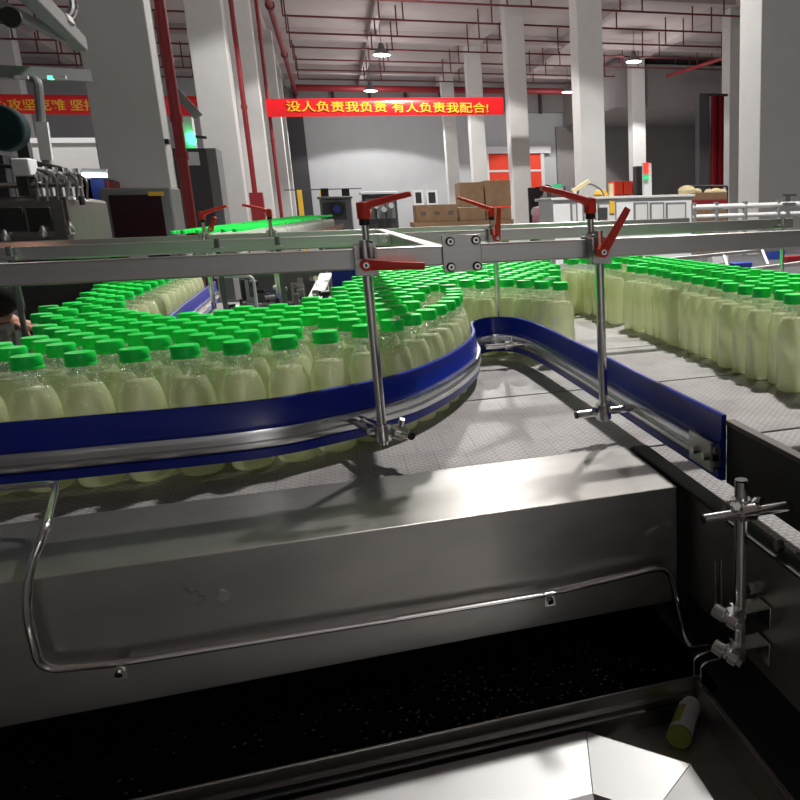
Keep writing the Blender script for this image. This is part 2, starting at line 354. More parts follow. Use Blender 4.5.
def banner(u0, u1, vt0, vb0, vt1, vb1, txt, ut0, ut1, label):
    a = at(u0, vt0, y=YBN); b_ = at(u0, vb0, y=YBN); c = at(u1, vt1, y=YBN); d = at(u1, vb1, y=YBN)
    t = thing('banner', (a.x, YBN, b_.z), label, 'banner', 'red slogan banners')
    # cloth with a gentle roll: top edge leans back, so it catches the lamp
    secs = []
    for k in range(25):
        s = k / 24; x = a.x + (c.x - a.x) * s; zt = a.z + (c.z - a.z) * s; zb = b_.z + (d.z - b_.z) * s
        sag = .03 * math.sin(s * 9); h = zt - zb
        prof = [(.0, 0), (-.015 + sag * .3, .35), (.0, .75), (.035, .9), (.10, 1.0)]
        secs.append([V((x, YBN + o_, zb + h * q_)) for o_, q_ in prof] + [V((x, YBN + o_ + .012, zb + h * q_)) for o_, q_ in prof[::-1]])
    MB().loft(secs).build('cloth', 'banner_red', t, smooth=60)
    h = a.z - b_.z
    p = at(ut0, 105, y=YBN); q = at(ut1, 105, y=YBN)
    text_mesh(txt, 'banner_gold', t, 'lettering', p.x, q.x, (b_.z + d.z) / 2 + h * .19, (b_.z + d.z) / 2 + h * .79, YBN - .02)
banner(265, 503, 98.5, 117, 96.5, 114.5, '没人负责我负责 有人负责我配合!', 286, 488, 'long red cloth banner with gold characters hung across the central aisle')
banner(-60, 199, 93, 113, 95.5, 116, '团结一心攻坚克难 坚持努力', -52, 125, 'red banner with gold characters at far left, partly behind a column')

# ------------------------------------------------------------------ background things
def sbox(name, u0, v0, u1, v1, y, dep, mat, parent=None, bevel=0, zb=None, **kw):
    p = at(u0, v1, y=y); q = at(u1, v0, y=y)
    return B(p.x, q.x, y, y + dep, (p.z if zb is None else zb), q.z).build(name, mat, parent, bevel=bevel, **kw)
# cartons
def carton(u0, v0, u1, v1, y, z0, label):
    p = at(u0, v1, y=y); q = at(u1, v0, y=y); zb = p.z if z0 is None else z0
    t = thing('carton', ((p.x + q.x) / 2, y + .3, zb), label, 'box', 'cardboard cartons')
    B(p.x, q.x, y, y + .9, zb, q.z).build('box_body', 'cardboard', t, bevel=.01)
    B((p.x + q.x) / 2 - .04, (p.x + q.x) / 2 + .04, y - .004, y + .9, q.z - .001, q.z + .004).build('tape', 'pale_yellow', t)
    for k in range(3 if u0 < 420 else 0):
        cx = p.x + (q.x - p.x) * (k + .5) / 3; B(cx - .07, cx + .07, y - .004, y, (zb + q.z) / 2 - .05, (zb + q.z) / 2 + .05).build('printed_mark', 'brown_board', t)
yc = 22.0
t = thing('pallet', (3.2, yc, 0), 'wooden pallet stack under the brown cartons in the aisle', 'pallet')
zf = at(430, 222, y=yc).z
MB().box(at(414, 222, y=yc).x, at(513, 222, y=yc).x, yc - .1, yc + 1.2, zf - .12, zf).build('deck', 'cardboard', t)
for k in range(3):
    x = at(420 + 42 * k, 222, y=yc).x; B(x - .1, x + .1, yc - .05, yc + 1.1, 0, zf - .12).build('block', 'cardboard', t)
carton(417, 204, 457, 222, yc, zf, 'long low brown carton with dark marks left of the tall carton stack')
z1 = at(470, 207, y=yc).z
carton(460, 207, 485, 222, yc, zf, 'brown carton, lower left one of the stack of four')
carton(487, 207, 511, 222, yc, zf, 'brown carton, lower right one of the stack of four')
carton(461, 182, 483, 207, yc, z1 + .006, 'brown carton, upper left one of the stack of four')
carton(486, 180, 510, 207, yc, z1 + .006, 'brown carton, upper right one of the stack of four')

# packing machine (dark frame) behind lever
def machine(name, u0, v0, u1, v1, y, label, cat, body='grey', top='white', win='dark_grey', nwin=2):
    p = at(u0, v1, y=y); q = at(u1, v0, y=y); w = q.x - p.x; h = q.z - p.z
    t = thing(name, ((p.x + q.x) / 2, y + w / 3, 0), label, cat)
    B(p.x, q.x, y, y + w * .7, .12, q.z - h * .08).build('body', body, t, bevel=.02)
    B(p.x - w * .06, q.x + w * .04, y - .05, y + w * .75, q.z - h * .08, q.z).build('top_panel', top, t, bevel=.01)
    for k in range(nwin):
        a = p.x + w * (.08 + k * .9 / nwin); B(a, a + w * .72 / nwin, y - .02, y, p.z + h * .2, q.z - h * .2).build('window_panel', win, t)
    for sx in (0, 1):
        for sy in (0, 1):
            x = p.x + (w - .08) * sx; yy = y + (w * .7 - .08) * sy; B(x, x + .08, yy, yy + .08, 0, .12).build('foot', 'black', t)
    return t, p, q
t, p, q = machine('packing_machine', 365, 191, 396, 226, 16, 'dark boxy packing machine with pale top behind the red lever', 'machine', 'dark_grey', 'white', 'grey', 3)
for k in range(4):
    x = p.x + (q.x - p.x) * (.15 + .22 * k); MB().cyl((x, 15.9, 1.62 + .07 * (k % 2)), (x, 16.0, 1.62 + .07 * (k % 2)), .05, 10).build('gauge', 'chrome', t)
t, p, q = machine('wrapping_machine', 322, 196, 351, 226, 14, 'grey wrapping machine with a round dark opening at mid left', 'machine', 'grey', 'grey', 'dark_grey', 1)
c = at(337, 209, y=13.95); MB().cyl((c.x, 13.90, c.z), (c.x, 13.96, c.z), .12, 20).build('round_opening', 'black', t)
MB().cyl((c.x, 13.88, c.z), (c.x, 13.90, c.z), .06, 20).build('hub', 'blue_dull', t)
for u in (325, 346):
    a = at(u, 196, y=14.1); B(a.x - .06, a.x + .06, 14.1, 14.25, a.z - .02, a.z + .12).build('motor', 'black', t)
# barrier fence with yellow posts
t = thing('barrier_fence', (-1.0, 20, 0), 'wire barrier with yellow posts in front of the white wall', 'fence')
for u in (299, 322, 345):
    a = at(u, 190, y=19); B(a.x - .05, a.x + .05, 19, 19.1, 0, a.z).build('post', 'yellow', t, bevel=.01)
a = at(284, 190, y=19); b_ = at(362, 190, y=19)
MB().cyl((a.x, 19.05, a.z), (b_.x, 19.05, a.z), .012, 6).cyl((a.x, 19.05, a.z - .9), (b_.x, 19.05, a.z - .9), .012, 6).build('wire', 'dark_grey', t)
# white cabinets on the back wall side
for u0, u1, s in ((414, 423, 'left'), (427, 437, 'right')):
    p = at(u0, 205, y=40); q = at(u1, 190, y=40)
    t = thing('white_cabinet', ((p.x + q.x) / 2, 40.3, 0), 'small white cabinet with a black window by the back wall, %s one of the pair' % s, 'cabinet', 'white cabinets')
    B(p.x, q.x, 40, 40.6, 0, q.z).build('body', 'white', t, bevel=.01)
    B(p.x + .1, q.x - .1, 39.98, 40, q.z - .6, q.z - .1).build('window_panel', 'black', t)
# tall control cabinet beside the first left column, with green lamp
t = thing('control_cabinet', (-2.0, 13.0, 0), 'tall grey control cabinet with a green lamp left of the second column', 'cabinet')
p = at(182, 235, y=13); q = at(206, 148, y=13)
B(p.x, q.x, 13, 13.7, 0, q.z).build('body', 'dark_grey', t, bevel=.01)
B(q.x, q.x + .12, 13.02, 13.68, 0, q.z).build('side_panel', 'grey', t)
c = at(190, 158, y=13); B(c.x - .12, c.x + .12, 12.98, 13, c.z - .1, c.z + .08).build('label_plate', 'white', t)
a = at(184, 146, y=13); b_ = at(190, 116, y=13); B(a.x, b_.x, 13.1, 13.3, a.z - .3, b_.z).build('mast', 'white', t)
c = at(190.5, 136, y=13); MB().lathe([(.02, .06), (.05, .04), (.06, 0), (.06, -.08), (.03, -.12)], (c.x, 13.03, c.z), 14).build('green_lamp', 'green_glow', t)
MB().cyl((c.x, 13.03, c.z), (c.x + .2, 13.03, c.z - .02), .02, 8).build('lamp_arm', 'black', t)
a = at(176, 92, y=13.4); b_ = at(199, 117, y=13.4); MB().beam((a.x, 13.4, a.z), (b_.x, 13.4, b_.z), .1, .12).build('brace', 'grey', t)
# display cabinet in front of first column
p = at(107, 240, y=8); q = at(170, 187, y=8)
t = thing('display_cabinet', ((p.x + q.x) / 2, 8.2, 0), 'grey framed cabinet with dark red-black screen in front of the nearest left column', 'cabinet')
B(p.x, q.x, 8, 8.5, 0, q.z).build('body', 'grey', t, bevel=.015)
B(p.x + .07, q.x - .08, 7.985, 8.0, p.z - .2, q.z - .06).build('screen', 'screen', t)
c = at(156, 194, y=7.98); B(c.x - .06, c.x + .06, 7.975, 7.985, c.z - .015, c.z + .02).build('yellow_label', 'yellow', t)

# blue-clad unit with bright tube at left
t = thing('tube_light', at(95, 175, y=9), 'bright white fluorescent tube above the blue unit at left', 'lamp')
a = at(82, 175, y=9); b_ = at(107, 175.5, y=9)
MB().cyl(a, b_, .02, 10).build('tube', 'tube_glow', t)
MB().beam(a + V((0, .03, .04)), b_ + V((0, .03, .04)), .06, .04).build('fitting', 'white', t)
t = thing('blue_unit', (-2.6, 9.3, 0), 'dark blue upright unit with a white side under the bright tube', 'machine')
p = at(91, 240, y=9.2); q = at(103, 178, y=9.2); B(p.x, q.x, 9.2, 9.7, 0, q.z).build('blue_panel', 'blue_dull', t, bevel=.01)
p = at(83, 240, y=9.2); q = at(90, 174, y=9.2); B(p.x, q.x, 9.2, 9.7, 0, q.z).build('white_panel', 'white', t, bevel=.01)
p = at(103, 240, y=9.25); q = at(108, 180, y=9.25); B(p.x, q.x, 9.25, 9.7, 0, q.z).build('red_panel', 'pipe_red', t)
# low white wall cabinet/duct behind the left machine
p = at(38, 180, y=24); q = at(104, 143, y=24)
t = thing('wall_duct', ((p.x + q.x) / 2, 24.3, 0), 'long grey boxed partition with a pale top rail behind the left machine', 'partition')
B(p.x, q.x, 24, 24.6, 0, q.z).build('panel', 'column_paint', t)
B(p.x, q.x, 23.9, 24.65, q.z, q.z + .12).build('top_rail', 'white', t)

# filling machine, left
t = thing('filling_machine', (-1.6, 4.6, 0), 'dark stainless filling machine with valves and hoses at the left edge', 'machine')
y = 4.6
a = at(0, 200, y=y); b_ = at(66, 200, y=y); c = at(91, 205, y=y + .5)
ztop = at(50, 196, y=y).z
MB().prism([V((a.x - .9, y, .15)), V((b_.x, y, .15)), V((c.x, y + .5, .15)), V((b_.x - .1, y + 1.2, .15)), V((a.x - .9, y + 1.2, .15))], (0, 0, ztop - .15)).build('body', 'steel_dark', t, bevel=.02)
for u0, u1 in ((1, 22), (30, 50)):
    p = at(u0, 232, y=y - .01); q = at(u1, 207, y=y - .01); B(p.x, q.x, y - .012, y + .0, p.z, q.z).build('window_panel', 'black', t, bevel=.004)
for u, v in ((5, 236), (43, 232), (70, 228)):
    c = at(u, v, y=y - .03); MB().lathe([(.01, .0), (.02, .008), (.02, .03), (.012, .045), (.007, .06)], c - V((0, 0, .03)), 14).build('nozzle', 'steel', t)
for k in range(6):
    c = at(27 + 10 * k, 178 + k * .6, y=y + .12); z0 = ztop
    MB().lathe([(.016, 0), (.016, .04), (.024, .045), (.024, .1), (.012, .11), (.012, c.z - z0 + .06)], (c.x, c.y, z0), 14).build('valve', 'chrome', t)
    MB().tube(fillet([(c.x, c.y, c.z + .02), (c.x + .02, c.y - .05, c.z + .03), (c.x + .07, c.y - .1, c.z - .0), (c.x + .06, c.y - .12, ztop - .02)], .04), .006, 8).build('hose', 'steel_dark' if k % 2 else 'dark_grey', t)
a = at(-20, 158, y=y + .2); b_ = at(30, 162, y=y + .2); c = at(75, 172, y=y + .2); d = at(83, 205, y=y + .2)
MB().tube(fillet([a, b_, c, d], .08), .014, 10).build('cable', 'black', t)
a = at(-10, 165, y=y + .1); MB().tube(fillet([a, at(25, 168, y=y + .1), at(58, 174, y=y + .1), at(60, 196, y=y + .1)], .06), .010, 10).build('cable', 'dark_grey', t)
a = at(-5, 186, y=y + .05); b_ = at(70, 184, y=y + .05); MB().cyl(a, b_, .014, 10).build('rail', 'chrome', t)
p = at(13, 176, y=y); q = at(28, 158, y=y); B(p.x, q.x, y, y + .12, p.z, q.z).build('junction_box', 'white', t, bevel=.006)
p = at(15, 183, y=y); q = at(25, 176, y=y); B(p.x, q.x, y + .02, y + .1, p.z - .06, q.z).build('socket', 'black', t)
p = at(-8, 205, y=y + .1); q = at(2, 155, y=y + .1); B(p.x, q.x, y + .1, y + .2, p.z, q.z).build('post', 'dark_grey', t)
# drum motor
c = at(-2, 127, y=4.6)
t = thing('drum_motor', c - V((0, 0, .12)), 'dark teal round motor drum cut by the left edge', 'motor')
MB().cyl(c, c + V((0, .10, 0)), .105, 28).build('drum', 'teal_dark', t, bevel=.01)
for r, dd in (.09, .003), (.07, .006), (.045, .009):
    MB().cyl(c - V((0, dd, 0)), c, r, 28).build('ring', 'teal_dark', t)
MB().beam(c + V((0, .3, -.0)), V((c.x, c.y + .3, ztop)), .05, .05, (0, 1, 0)).build('bracket', 'dark_grey', t)
# overhead steelwork top left
t = thing('overhead_conveyor', at(30, 10, y=4.5), 'slanting grey overhead conveyor frame with a bent pipe at top left', 'conveyor')
a = at(-10, -14, y=4.5); b_ = at(84, 52, y=6.0)
a = at(20, -16, y=4.6); b_ = at(80, 44, y=6.2)
MB().beam(a, b_, .08, .09).build('beam', 'grey', t, bevel=.008)
a = at(-6, 8, y=4.6); b_ = at(66, 16, y=5.6)
MB().beam(at(-6, 2, y=4.6), at(62, 38, y=5.8), .04, .04).build('rail', 'grey', t)
MB().beam(at(58, 18, y=5.6), at(62, 26, y=5.6), .12, .12).build('joint_plate', 'aluminium', t)
MB().tube(fillet([at(71, -8, y=5.7), at(74, 8, y=5.7), at(70, 16, y=5.7), at(62, 22, y=5.7)], .1), .025, 12).build('bent_pipe', 'chrome', t)
c = at(10, 17, y=4.6); MB().cyl(c, c + V((0, .02, 0)), .045, 18).build('pulley', 'black', t)
MB().beam(at(-8, 13, y=4.62), at(12, 17, y=4.62), .03, .05).build('pulley_arm', 'black', t)
a = at(-12, 71.5, y=5.2); b_ = at(87, 76, y=5.6)
t = thing('cable_tray', a, 'horizontal grey cable tray crossing at upper left', 'tray')
MB().beam(a, b_, .08, .062).build('tray_body', 'grey', t)
for u in (21, 59):
    c = at(u, 77, y=5.15); B(c.x - .03, c.x + .03, c.y, c.y + .02, c.z - .008, c.z + .008).build('status_light', 'white', t)
c = at(50, 77.5, y=5.2); B(c.x - .012, c.x + .012, c.y, c.y + .02, c.z - .008, c.z + .008).build('green_light', 'green_glow', t)
t = thing('support_post', at(48, 165, y=5.2), 'slim pale steel post below the cable tray at left', 'post')
a = at(38, 80, y=5.2); MB().tube(fillet([at(30, 78, y=5.25), at(38, 81, y=5.2), at(41, 120, y=5.2), at(47, 166, y=5.2)], .05), .022, 10).build('post', 'grey', t)
MB().beam(at(41.5, 122, y=5.17), at(47, 160, y=5.17), .03, .055).build('sleeve', 'white', t)

# right side: white machine fence, crates, tower light
yw = 9.0
t = thing('machine_enclosure', (3.2, yw, 0), 'low white machine enclosure with blue-grey framed windows behind the beams', 'machine')
p = at(554, 226, y=yw); q = at(692, 196, y=yw)
B(p.x, q.x, yw, yw + .7, 0, at(620, 196, y=yw).z - .03).build('body', 'white', t, bevel=.01)
B(p.x - .03, q.x + .03, yw - .03, yw + .75, at(620, 196, y=yw).z - .03, at(620, 196, y=yw).z).build('top_rail', 'column_pale', t, bevel=.006)
for u0, u1 in ((571, 577), (583, 596), (598, 616), (634, 648), (650, 664), (666, 686)):
    a = at(u0, 224, y=yw - .01); c = at(u1, 202, y=yw - .01)
    B(a.x, c.x, yw - .02, yw, a.z, c.z).build('window_frame', 'grey', t)
    B(a.x + .02, c.x - .02, yw - .025, yw - .02, a.z + .02, c.z - .025).build('window_pane', 'column_pale', t)
c = at(612, 208, y=yw - .03); B(c.x - .03, c.x + .03, yw - .04, yw - .025, c.z - .06, c.z + .08).build('warning_plate', 'yellow', t)
c = at(603, 212, y=yw - .03); B(c.x - .06, c.x + .05, yw - .045, yw - .025, c.z - .08, c.z + .05).build('operator_panel', 'dark_grey', t)
zt = at(620, 196, y=yw).z
t = thing('yellow_guard', at(604, 196, y=yw + .2), 'small yellow domed guard on top of the white enclosure', 'guard')
c = at(602, 194, y=yw + .2); MB().lathe([(.09, 0), (.09, .03), (.06, .07), (.02, .085)], (c.x, yw + .25, zt), 16).build('dome', 'yellow', t)
MB().cyl((c.x + .13, yw + .25, zt), (c.x + .13, yw + .25, zt + .15), .03, 10).build('knob', 'pale_yellow', t)
a = at(578, 205, y=yw + .1); t = thing('cable_hose', (a.x, yw + .1, zt), 'dark arched hose over the white enclosure', 'hose')
pts = [at(577, 199, y=yw + .12), at(580, 188, y=yw + .12), at(590, 184, y=yw + .12), at(601, 190, y=yw + .12), at(604, 198, y=yw + .12)]
pts[0].z = zt; pts[-1].z = zt
MB().tube(smooth_path(pts, 4), .012, 8).build('hose', 'grey', t)
t = thing('lifted_arm', at(571, 200, y=yw + .1), 'pale yellow arm tilted upward on a grey post left of the hose', 'arm')
MB().beam(at(572, 192, y=yw + .1), at(589, 181, y=yw + .1), .05, .045).build('arm', 'pale_yellow', t, bevel=.004)
a = at(567, 188, y=yw + .1); B(a.x - .03, a.x + .03, yw + .05, yw + .15, zt - .0, a.z + .02).build('post', 'grey', t)
MB().cyl(at(574, 196, y=yw + .1), at(574, 191, y=yw + .1), .03, 10).build('cap', 'white', t)
t = thing('signal_tower', at(648, 195, y=9.3), 'slim signal tower with red orange and green lamps above the white enclosure', 'lamp')
a = at(648, 196, y=9.3); c = at(646.5, 163, y=9.3)
B(a.x - .05, a.x + .05, 9.3, 9.36, zt - .05, c.z).build('mast', 'white', t)
for v, mt in ((165, 'red_glow'), (171, 'red_glow'), (177, 'led_green')):
    c = at(646.8, v, y=9.27); B(c.x - .035, c.x + .02, 9.26, 9.30, c.z - .026, c.z + .026).build('lamp_segment', mt, t)
for i, (u0, u1) in enumerate(((615, 623), (624, 632), (633, 641))):
    yy = 24; p = at(u0, 196, y=yy); q = at(u1, 181, y=yy)
    t = thing('red_crate', ((p.x + q.x) / 2, yy + .3, 0), 'red plastic crate stack in the background, %s of the three' % ('left', 'middle', 'right')[i], 'crate', 'red crates')
    for k in range(int(q.z / .42)):
        z0 = q.z - (k + 1) * .42 if k < int(q.z / .42) - 1 else -.02
        B(p.x, q.x, yy, yy + .6, z0 + .02, z0 + .42).build('crate', 'orange', t, bevel=.01)
p = at(637, 197, y=22); q = at(644, 166, y=22)
t = thing('dark_speaker_post', ((p.x + q.x) / 2, 22, 0), 'black upright box left of the slim grey column', 'post')
B(p.x, q.x, 22, 22.3, 0, q.z).build('body', 'black', t); B(p.x - .1, q.x + .1, 21.9, 22.4, 0, .1).build('base', 'black', t)
# red curtain strip and stillage on the far right
p = at(711, 200, y=23.5); q = at(724.5, 95, y=23.5)
t = thing('red_curtain', ((p.x + q.x) / 2, 23.5, 0), 'tall hanging red curtain strip at the far right of the hall', 'curtain')
pts = []
nn = 24
f = [V((p.x + (q.x - p.x) * k / nn, 23.5 + .05 * math.sin(k * 1.9), 0)) for k in range(nn + 1)]
bk = [v + V((0, .02, 0)) for v in f[::-1]]
MB().prism([V((v.x, v.y, .5)) for v in f + bk], (0, 0, q.z - .5)).build('cloth', 'pipe_red', t)
MB().cyl((p.x - .1, 23.5, q.z), (q.x + .1, 23.5, q.z), .04, 8).build('rail', 'black', t)
B(p.x - .35, p.x - .02, 23.6, 23.9, 0, q.z + .05).build('post', 'dark_grey', t)
t = thing('stillage', at(706, 205, y=18), 'brown pallet box heaped with pale scraps beyond the railing', 'crate')
p = at(690, 206, y=18); q = at(727, 192, y=18); B(p.x, q.x, 18, 18.8, 0, q.z).build('box_body', 'cardboard', t, bevel=.01)
p2 = at(690, 199, y=18); B(p2.x, q.x, 17.98, 18, p2.z - .12, p2.z - .03).build('slat', 'pipe_red', t)
for u, v, r in ((687, 190, .22), (709, 191.5, .12), (716, 191, .14), (722, 191.5, .12), (697, 191, .12)):
    c = at(u, v, y=18.2); MB().lathe([(r * .9, -.12), (r, 0), (r * .7, r * .35), (r * .2, r * .5)], c, 9).build('scrap', 'pale_yellow', t)
p = at(690, 186, y=18.9); q = at(727, 186, y=18.9)
MB().cyl(p, q, .03, 6).cyl(p, (p.x, p.y, 0), .03, 6).cyl(q, (q.x, q.y, 0), .03, 6).build('rack', 'black', t)
# railing right
t = thing('pipe_railing', (4.5, 8.0, 0), 'pale two-bar pipe railing running to the right edge', 'railing')
yr = 8.0; a = at(692, 207.5, y=yr); b_ = at(860, 212, y=yr); za = a.z
MB().cyl((a.x, yr, za), (b_.x, yr, za), .03, 10).build('top_bar', 'column_pale', t)
a2 = at(692, 217, y=yr); MB().cyl((a.x, yr, a2.z), (b_.x, yr, a2.z), .024, 10).build('lower_bar', 'column_pale', t)
for u in (694, 716, 745, 778, 815):
    c = at(u, 208, y=yr); MB().cyl((c.x, yr, 0), (c.x, yr, za + .05), .028, 10).build('post', 'grey', t)
c = at(786, 211, y=yr - .05); MB().cyl((c.x, c.y - .03, za + .03), (c.x, c.y - .03, za + .1), .025, 10).build('valve_stem', 'dark_grey', t); MB().beam((c.x - .06, c.y - .03, za + .1), (c.x + .1, c.y - .03, za + .1), .03, .02).build('valve_handle', 'dark_grey', t)
# pink sack and small rack left of enclosure
p = at(541, 222, y=9.9); q = at(553, 222, y=9.9)
t = thing('low_bench', (p.x, 10, 0), 'low grey bench under the pink sack', 'bench')
MB().box(p.x, q.x, 9.8, 10.25, at(547, 214, y=10).z - .29, at(547, 214, y=10).z - .25).build('bench_top', 'grey', t)
for xx in (p.x, q.x - .05): B(xx, xx + .05, 9.85, 10.2, 0, at(547, 214, y=10).z - .29).build('leg', 'grey', t)
t = thing('pink_sack', at(546, 222, y=10), 'pink sack slumped beside the orange door strip', 'sack')
c = at(547, 214, y=10); MB().lathe([(.1, -.25), (.17, -.2), (.19, -.05), (.15, .08), (.05, .13), (.02, .14)], c, 18).build('sack_body', 'pink', t)
t = thing('reel_rack', at(538, 210, y=10.6), 'dark rack with black and white reels behind the pink sack', 'rack')
for i, (u, v) in enumerate(((538, 192), (545, 197), (537, 204), (536, 212), (547, 190))):
    c = at(u, v, y=10.6); MB().cyl(c, c + V((.05, .12, 0)), .07, 14).build('reel', 'white' if i % 2 else 'black_rubber', t)
p = at(533, 230, y=10.8); q = at(550, 187, y=10.8); B(p.x, q.x, 10.95, 11.0, 0, q.z).build('back_panel', 'dark_grey', t)
t = thing('small_machine', at(561, 225, y=10.4), 'pale small machine with a turquoise lit top beside the reels', 'machine')
p = at(552, 230, y=10.4); q = at(573, 191, y=10.4); B(p.x, q.x, 10.4, 10.8, 0, q.z).build('body', 'grey', t, bevel=.01)
MB().box(p.x, q.x, 10.38, 10.8, q.z, q.z + .05).build('top', 'white', t); a = at(555, 188, y=10.38); B(a.x, a.x + .1, 10.4, 10.5, q.z + .05, q.z + .09).build('lit_indicator', 'led_green', t)
for u in (556, 565): c = at(u, 205, y=10.37); B(c.x - .05, c.x + .04, 10.36, 10.4, c.z - .2, c.z + .05).build('door_panel', 'white', t)

# ------------------------------------------------------------------ conveyor: belts, frame
def belt(x0, x1, y0, y1, label):
    t = thing('conveyor_belt', ((x0 + x1) / 2, (y0 + y1) / 2, ZB - .02), label, 'conveyor belt', 'plastic conveyor belts')
    B(x0, x1, y0 + .002, y1 - .002, ZB - .018, ZB).build('belt_surface', 'belt', t, bevel=.001)
    B(x0, x1, y0 + .002, y1 - .002, ZB - .06, ZB - .020).build('carrier', 'black_rubber', t)
belt(.478, 1.6, -.2, .77, 'grey modular plastic conveyor belt strip at lower right beside the dark frame')
belt(.478, 1.6, .775, 1.25, 'grey plastic belt behind the vertical clamp stand at right')
belt(-1.6, 1.6, 1.255, 1.735, 'grey plastic belt nearest the stainless cover, under the curved rail')
belt(-.79, 1.6, 1.74, 2.22, 'second grey plastic belt back, passing under the rail bend')
belt(-.79, 1.6, 2.225, 2.80, 'third grey plastic belt back, under the crowded bottles')
belt(-.79, 1.6, 2.805, 4.40, 'fourth grey plastic belt back, in the shade of the beams')
# frame under belts
t = thing('conveyor_table', (0, 2.4, 0), 'dark stainless frame carrying the grey conveyor belts', 'conveyor frame')
B(.464, .474, -.2, 1.246, .966, ZB + .002).build('side_plate', 'steel_panel', t)
B(.452, .480, -.2, 1.246, ZB + .002, ZB + .006).build('top_flange', 'black', t)
B(-1.6, 1.6, 1.26, 1.27, .60, ZB - .062).build('front_plate', 'steel_dark', t)
B(1.6, 1.61, -.2, 4.4, .8, ZB + .01).build('end_plate', 'steel_dark', t)
B(-.79, 1.6, 4.402, 4.412, .8, ZB + .01).build('rear_plate', 'steel_dark', t)
for x in (-1.5, 1.5, .55):
    for y in (-.1 if x > .5 else 1.4, 3.6): B(x - .03, x + .03, y - .03, y + .03, 0, ZB - .06).build('leg', 'steel_dark', t)
for u, v in ((782, 545), (754, 588)):
    c = at(u, v, x=.463); MB().cyl(c, c + V((-.008, 0, 0)), .007, 6).build('bolt', 'chrome', t)

# stainless cover
t = thing('stainless_cover', (-.4, 1.15, .957), 'long folded stainless steel cover box in front of the belts', 'cover')
zt = ZB + .002
MB().box(-1.5, .447, 1.042, 1.262, zt - .003, zt).build('top_sheet', 'steel_sheet', t)
B(-1.5, .447, 1.0395, 1.0425, .957, zt).build('front_sheet', 'steel_sheet', t, bevel=.0012)
B(.4445, .4475, 1.0425, 1.262, .957, zt - .003).build('end_sheet', 'steel_panel', t)
B(.449, .4635, 1.04, 1.25, .94, ZB - .002).build('black_seal', 'black_rubber', t)
c = at(224, 594, y=1.039); MB().cyl(c, c - V((0, .007, 0)), .0085, 6).build('bolt_head', 'chrome', t)
c = at(668, 523, y=1.039); MB().cyl(c, c - V((0, .006, 0)), .006, 10).build('bolt_head', 'chrome', t)
c = at(653, 531, y=1.039); MB().beam(c + V((-.012, -.001, -.004)), c + V((.012, -.001, .004)), .001, .006).build('slot_bracket', 'chrome', t)
# torn scrap of tape
c = at(197, 598, y=1.0385)
pts = [(-.016, .014), (-.011, .016), (-.006, .008), (.002, .010), (.003, .003), (.008, .002), (.010, -.008), (.002, -.012), (-.004, -.008), (-.003, -.001), (-.008, .004)]
MB().prism([c + V((a, 0, b_)) for a, b_ in pts], (0, -.0006, 0)).build('tape_scrap', 'tape_grey', t, label='torn grey scrap of tape')

# bent guard rod
pts = [at(-8, 488, z=1.165), at(57, 483, z=1.165), at(46, 528, y=1.035), at(29, 570, y=1.02), at(26, 615, y=1.018), at(40, 671, y=1.018),
       at(120, 663, y=1.018), at(400, 618, y=1.018), at(550, 593, y=1.018), at(668, 566, y=1.018), at(683, 632, y=1.016), at(691, 649, y=1.0), at(712, 646, y=.96)]
pts[1].y = 1.25; pts[1] = at(57, 483, y=1.22); pts[0] = at(-8, 489, y=1.25)
t = thing('bent_guard_rod', (pts[6].x, 1.018, pts[6].z), 'thin bent stainless rod running along the front of the stainless cover', 'rod')
MB().tube(fillet(pts, .022, 7), .0048, 12).build('rod', 'chrome', t)
for u, v in ((119, 664), (549, 593)):
    c = at(u, v, y=1.02)
    MB().obox(c + V((0, .008, -.006)), (1, 0, 0), (0, 1, 0), (0, 0, 1), .006, .011, .002).obox(c + V((0, -.002, -.009)), (1, 0, 0), (0, 1, 0), (0, 0, 1), .007, .0015, .010).build('clip', 'chrome', t)
    MB().cyl(c + V((0, -.004, -.008)), c + V((0, -.010, -.010)), .0045, 8).build('screw', 'chrome', t)

# black wet pan, lip, lower tray
t = thing('drip_pan', (0, 1.1, .86), 'black wet drip pan with water drops under the stainless cover', 'pan')
B(-1.3, .46, .925, 1.258, .868, .874).build('pan_floor', 'wet_black', t)
B(-1.3, .43, .921, .925, .868, .9015).build('front_lip', 'steel', t, bevel=.0008)
B(-1.3, .43, .915, .921, .872, .880).build('lip_fold', 'steel_dark', t)
dm = MB(); rd = random.Random(11)
for k in range(420):
    x = rd.gauss(.16, .13) if k % 3 else rd.uniform(-.5, .4); y = rd.uniform(.935, 1.10); r = rd.uniform(.0008, .0030)
    if x < .42: dm.lathe([(r, 0), (r * .8, r * .3), (r * .3, r * .5)], (x, y, .874), 8)
o = dm.build('water_drops', 'water', t, smooth=80); o['kind'] = 'stuff'
t = thing('lower_tray', (0, .6, .79), 'dark stainless tray below the drip pan, holding the hopper', 'tray')
B(-1.3, .425, .30, .914, .842, .846).build('tray_floor', 'steel_panel', t)
B(-1.3, .425, .910, .912, .846, .871).build('back_wall', 'steel_dark', t)
B(.421, .424, .30, .914, .846, .9).build('side_wall', 'steel_panel', t)
B(.4195, .4255, .30, .900, .9, .9015).build('side_lip', 'chrome', t)
B(-1.32, -1.3, .30, .92, .79, .9).build('end_wall', 'steel_dark', t)
MB().tube(fillet([at(694, 690, y=.925), at(694, 657, y=.925), at(713, 650, y=.925)], .01), .0018, 8).tube(fillet([at(701, 706, y=.91), at(701, 664, y=.91), at(722, 658, y=.91)], .01), .0018, 8).build('wire_hook', 'chrome', t)
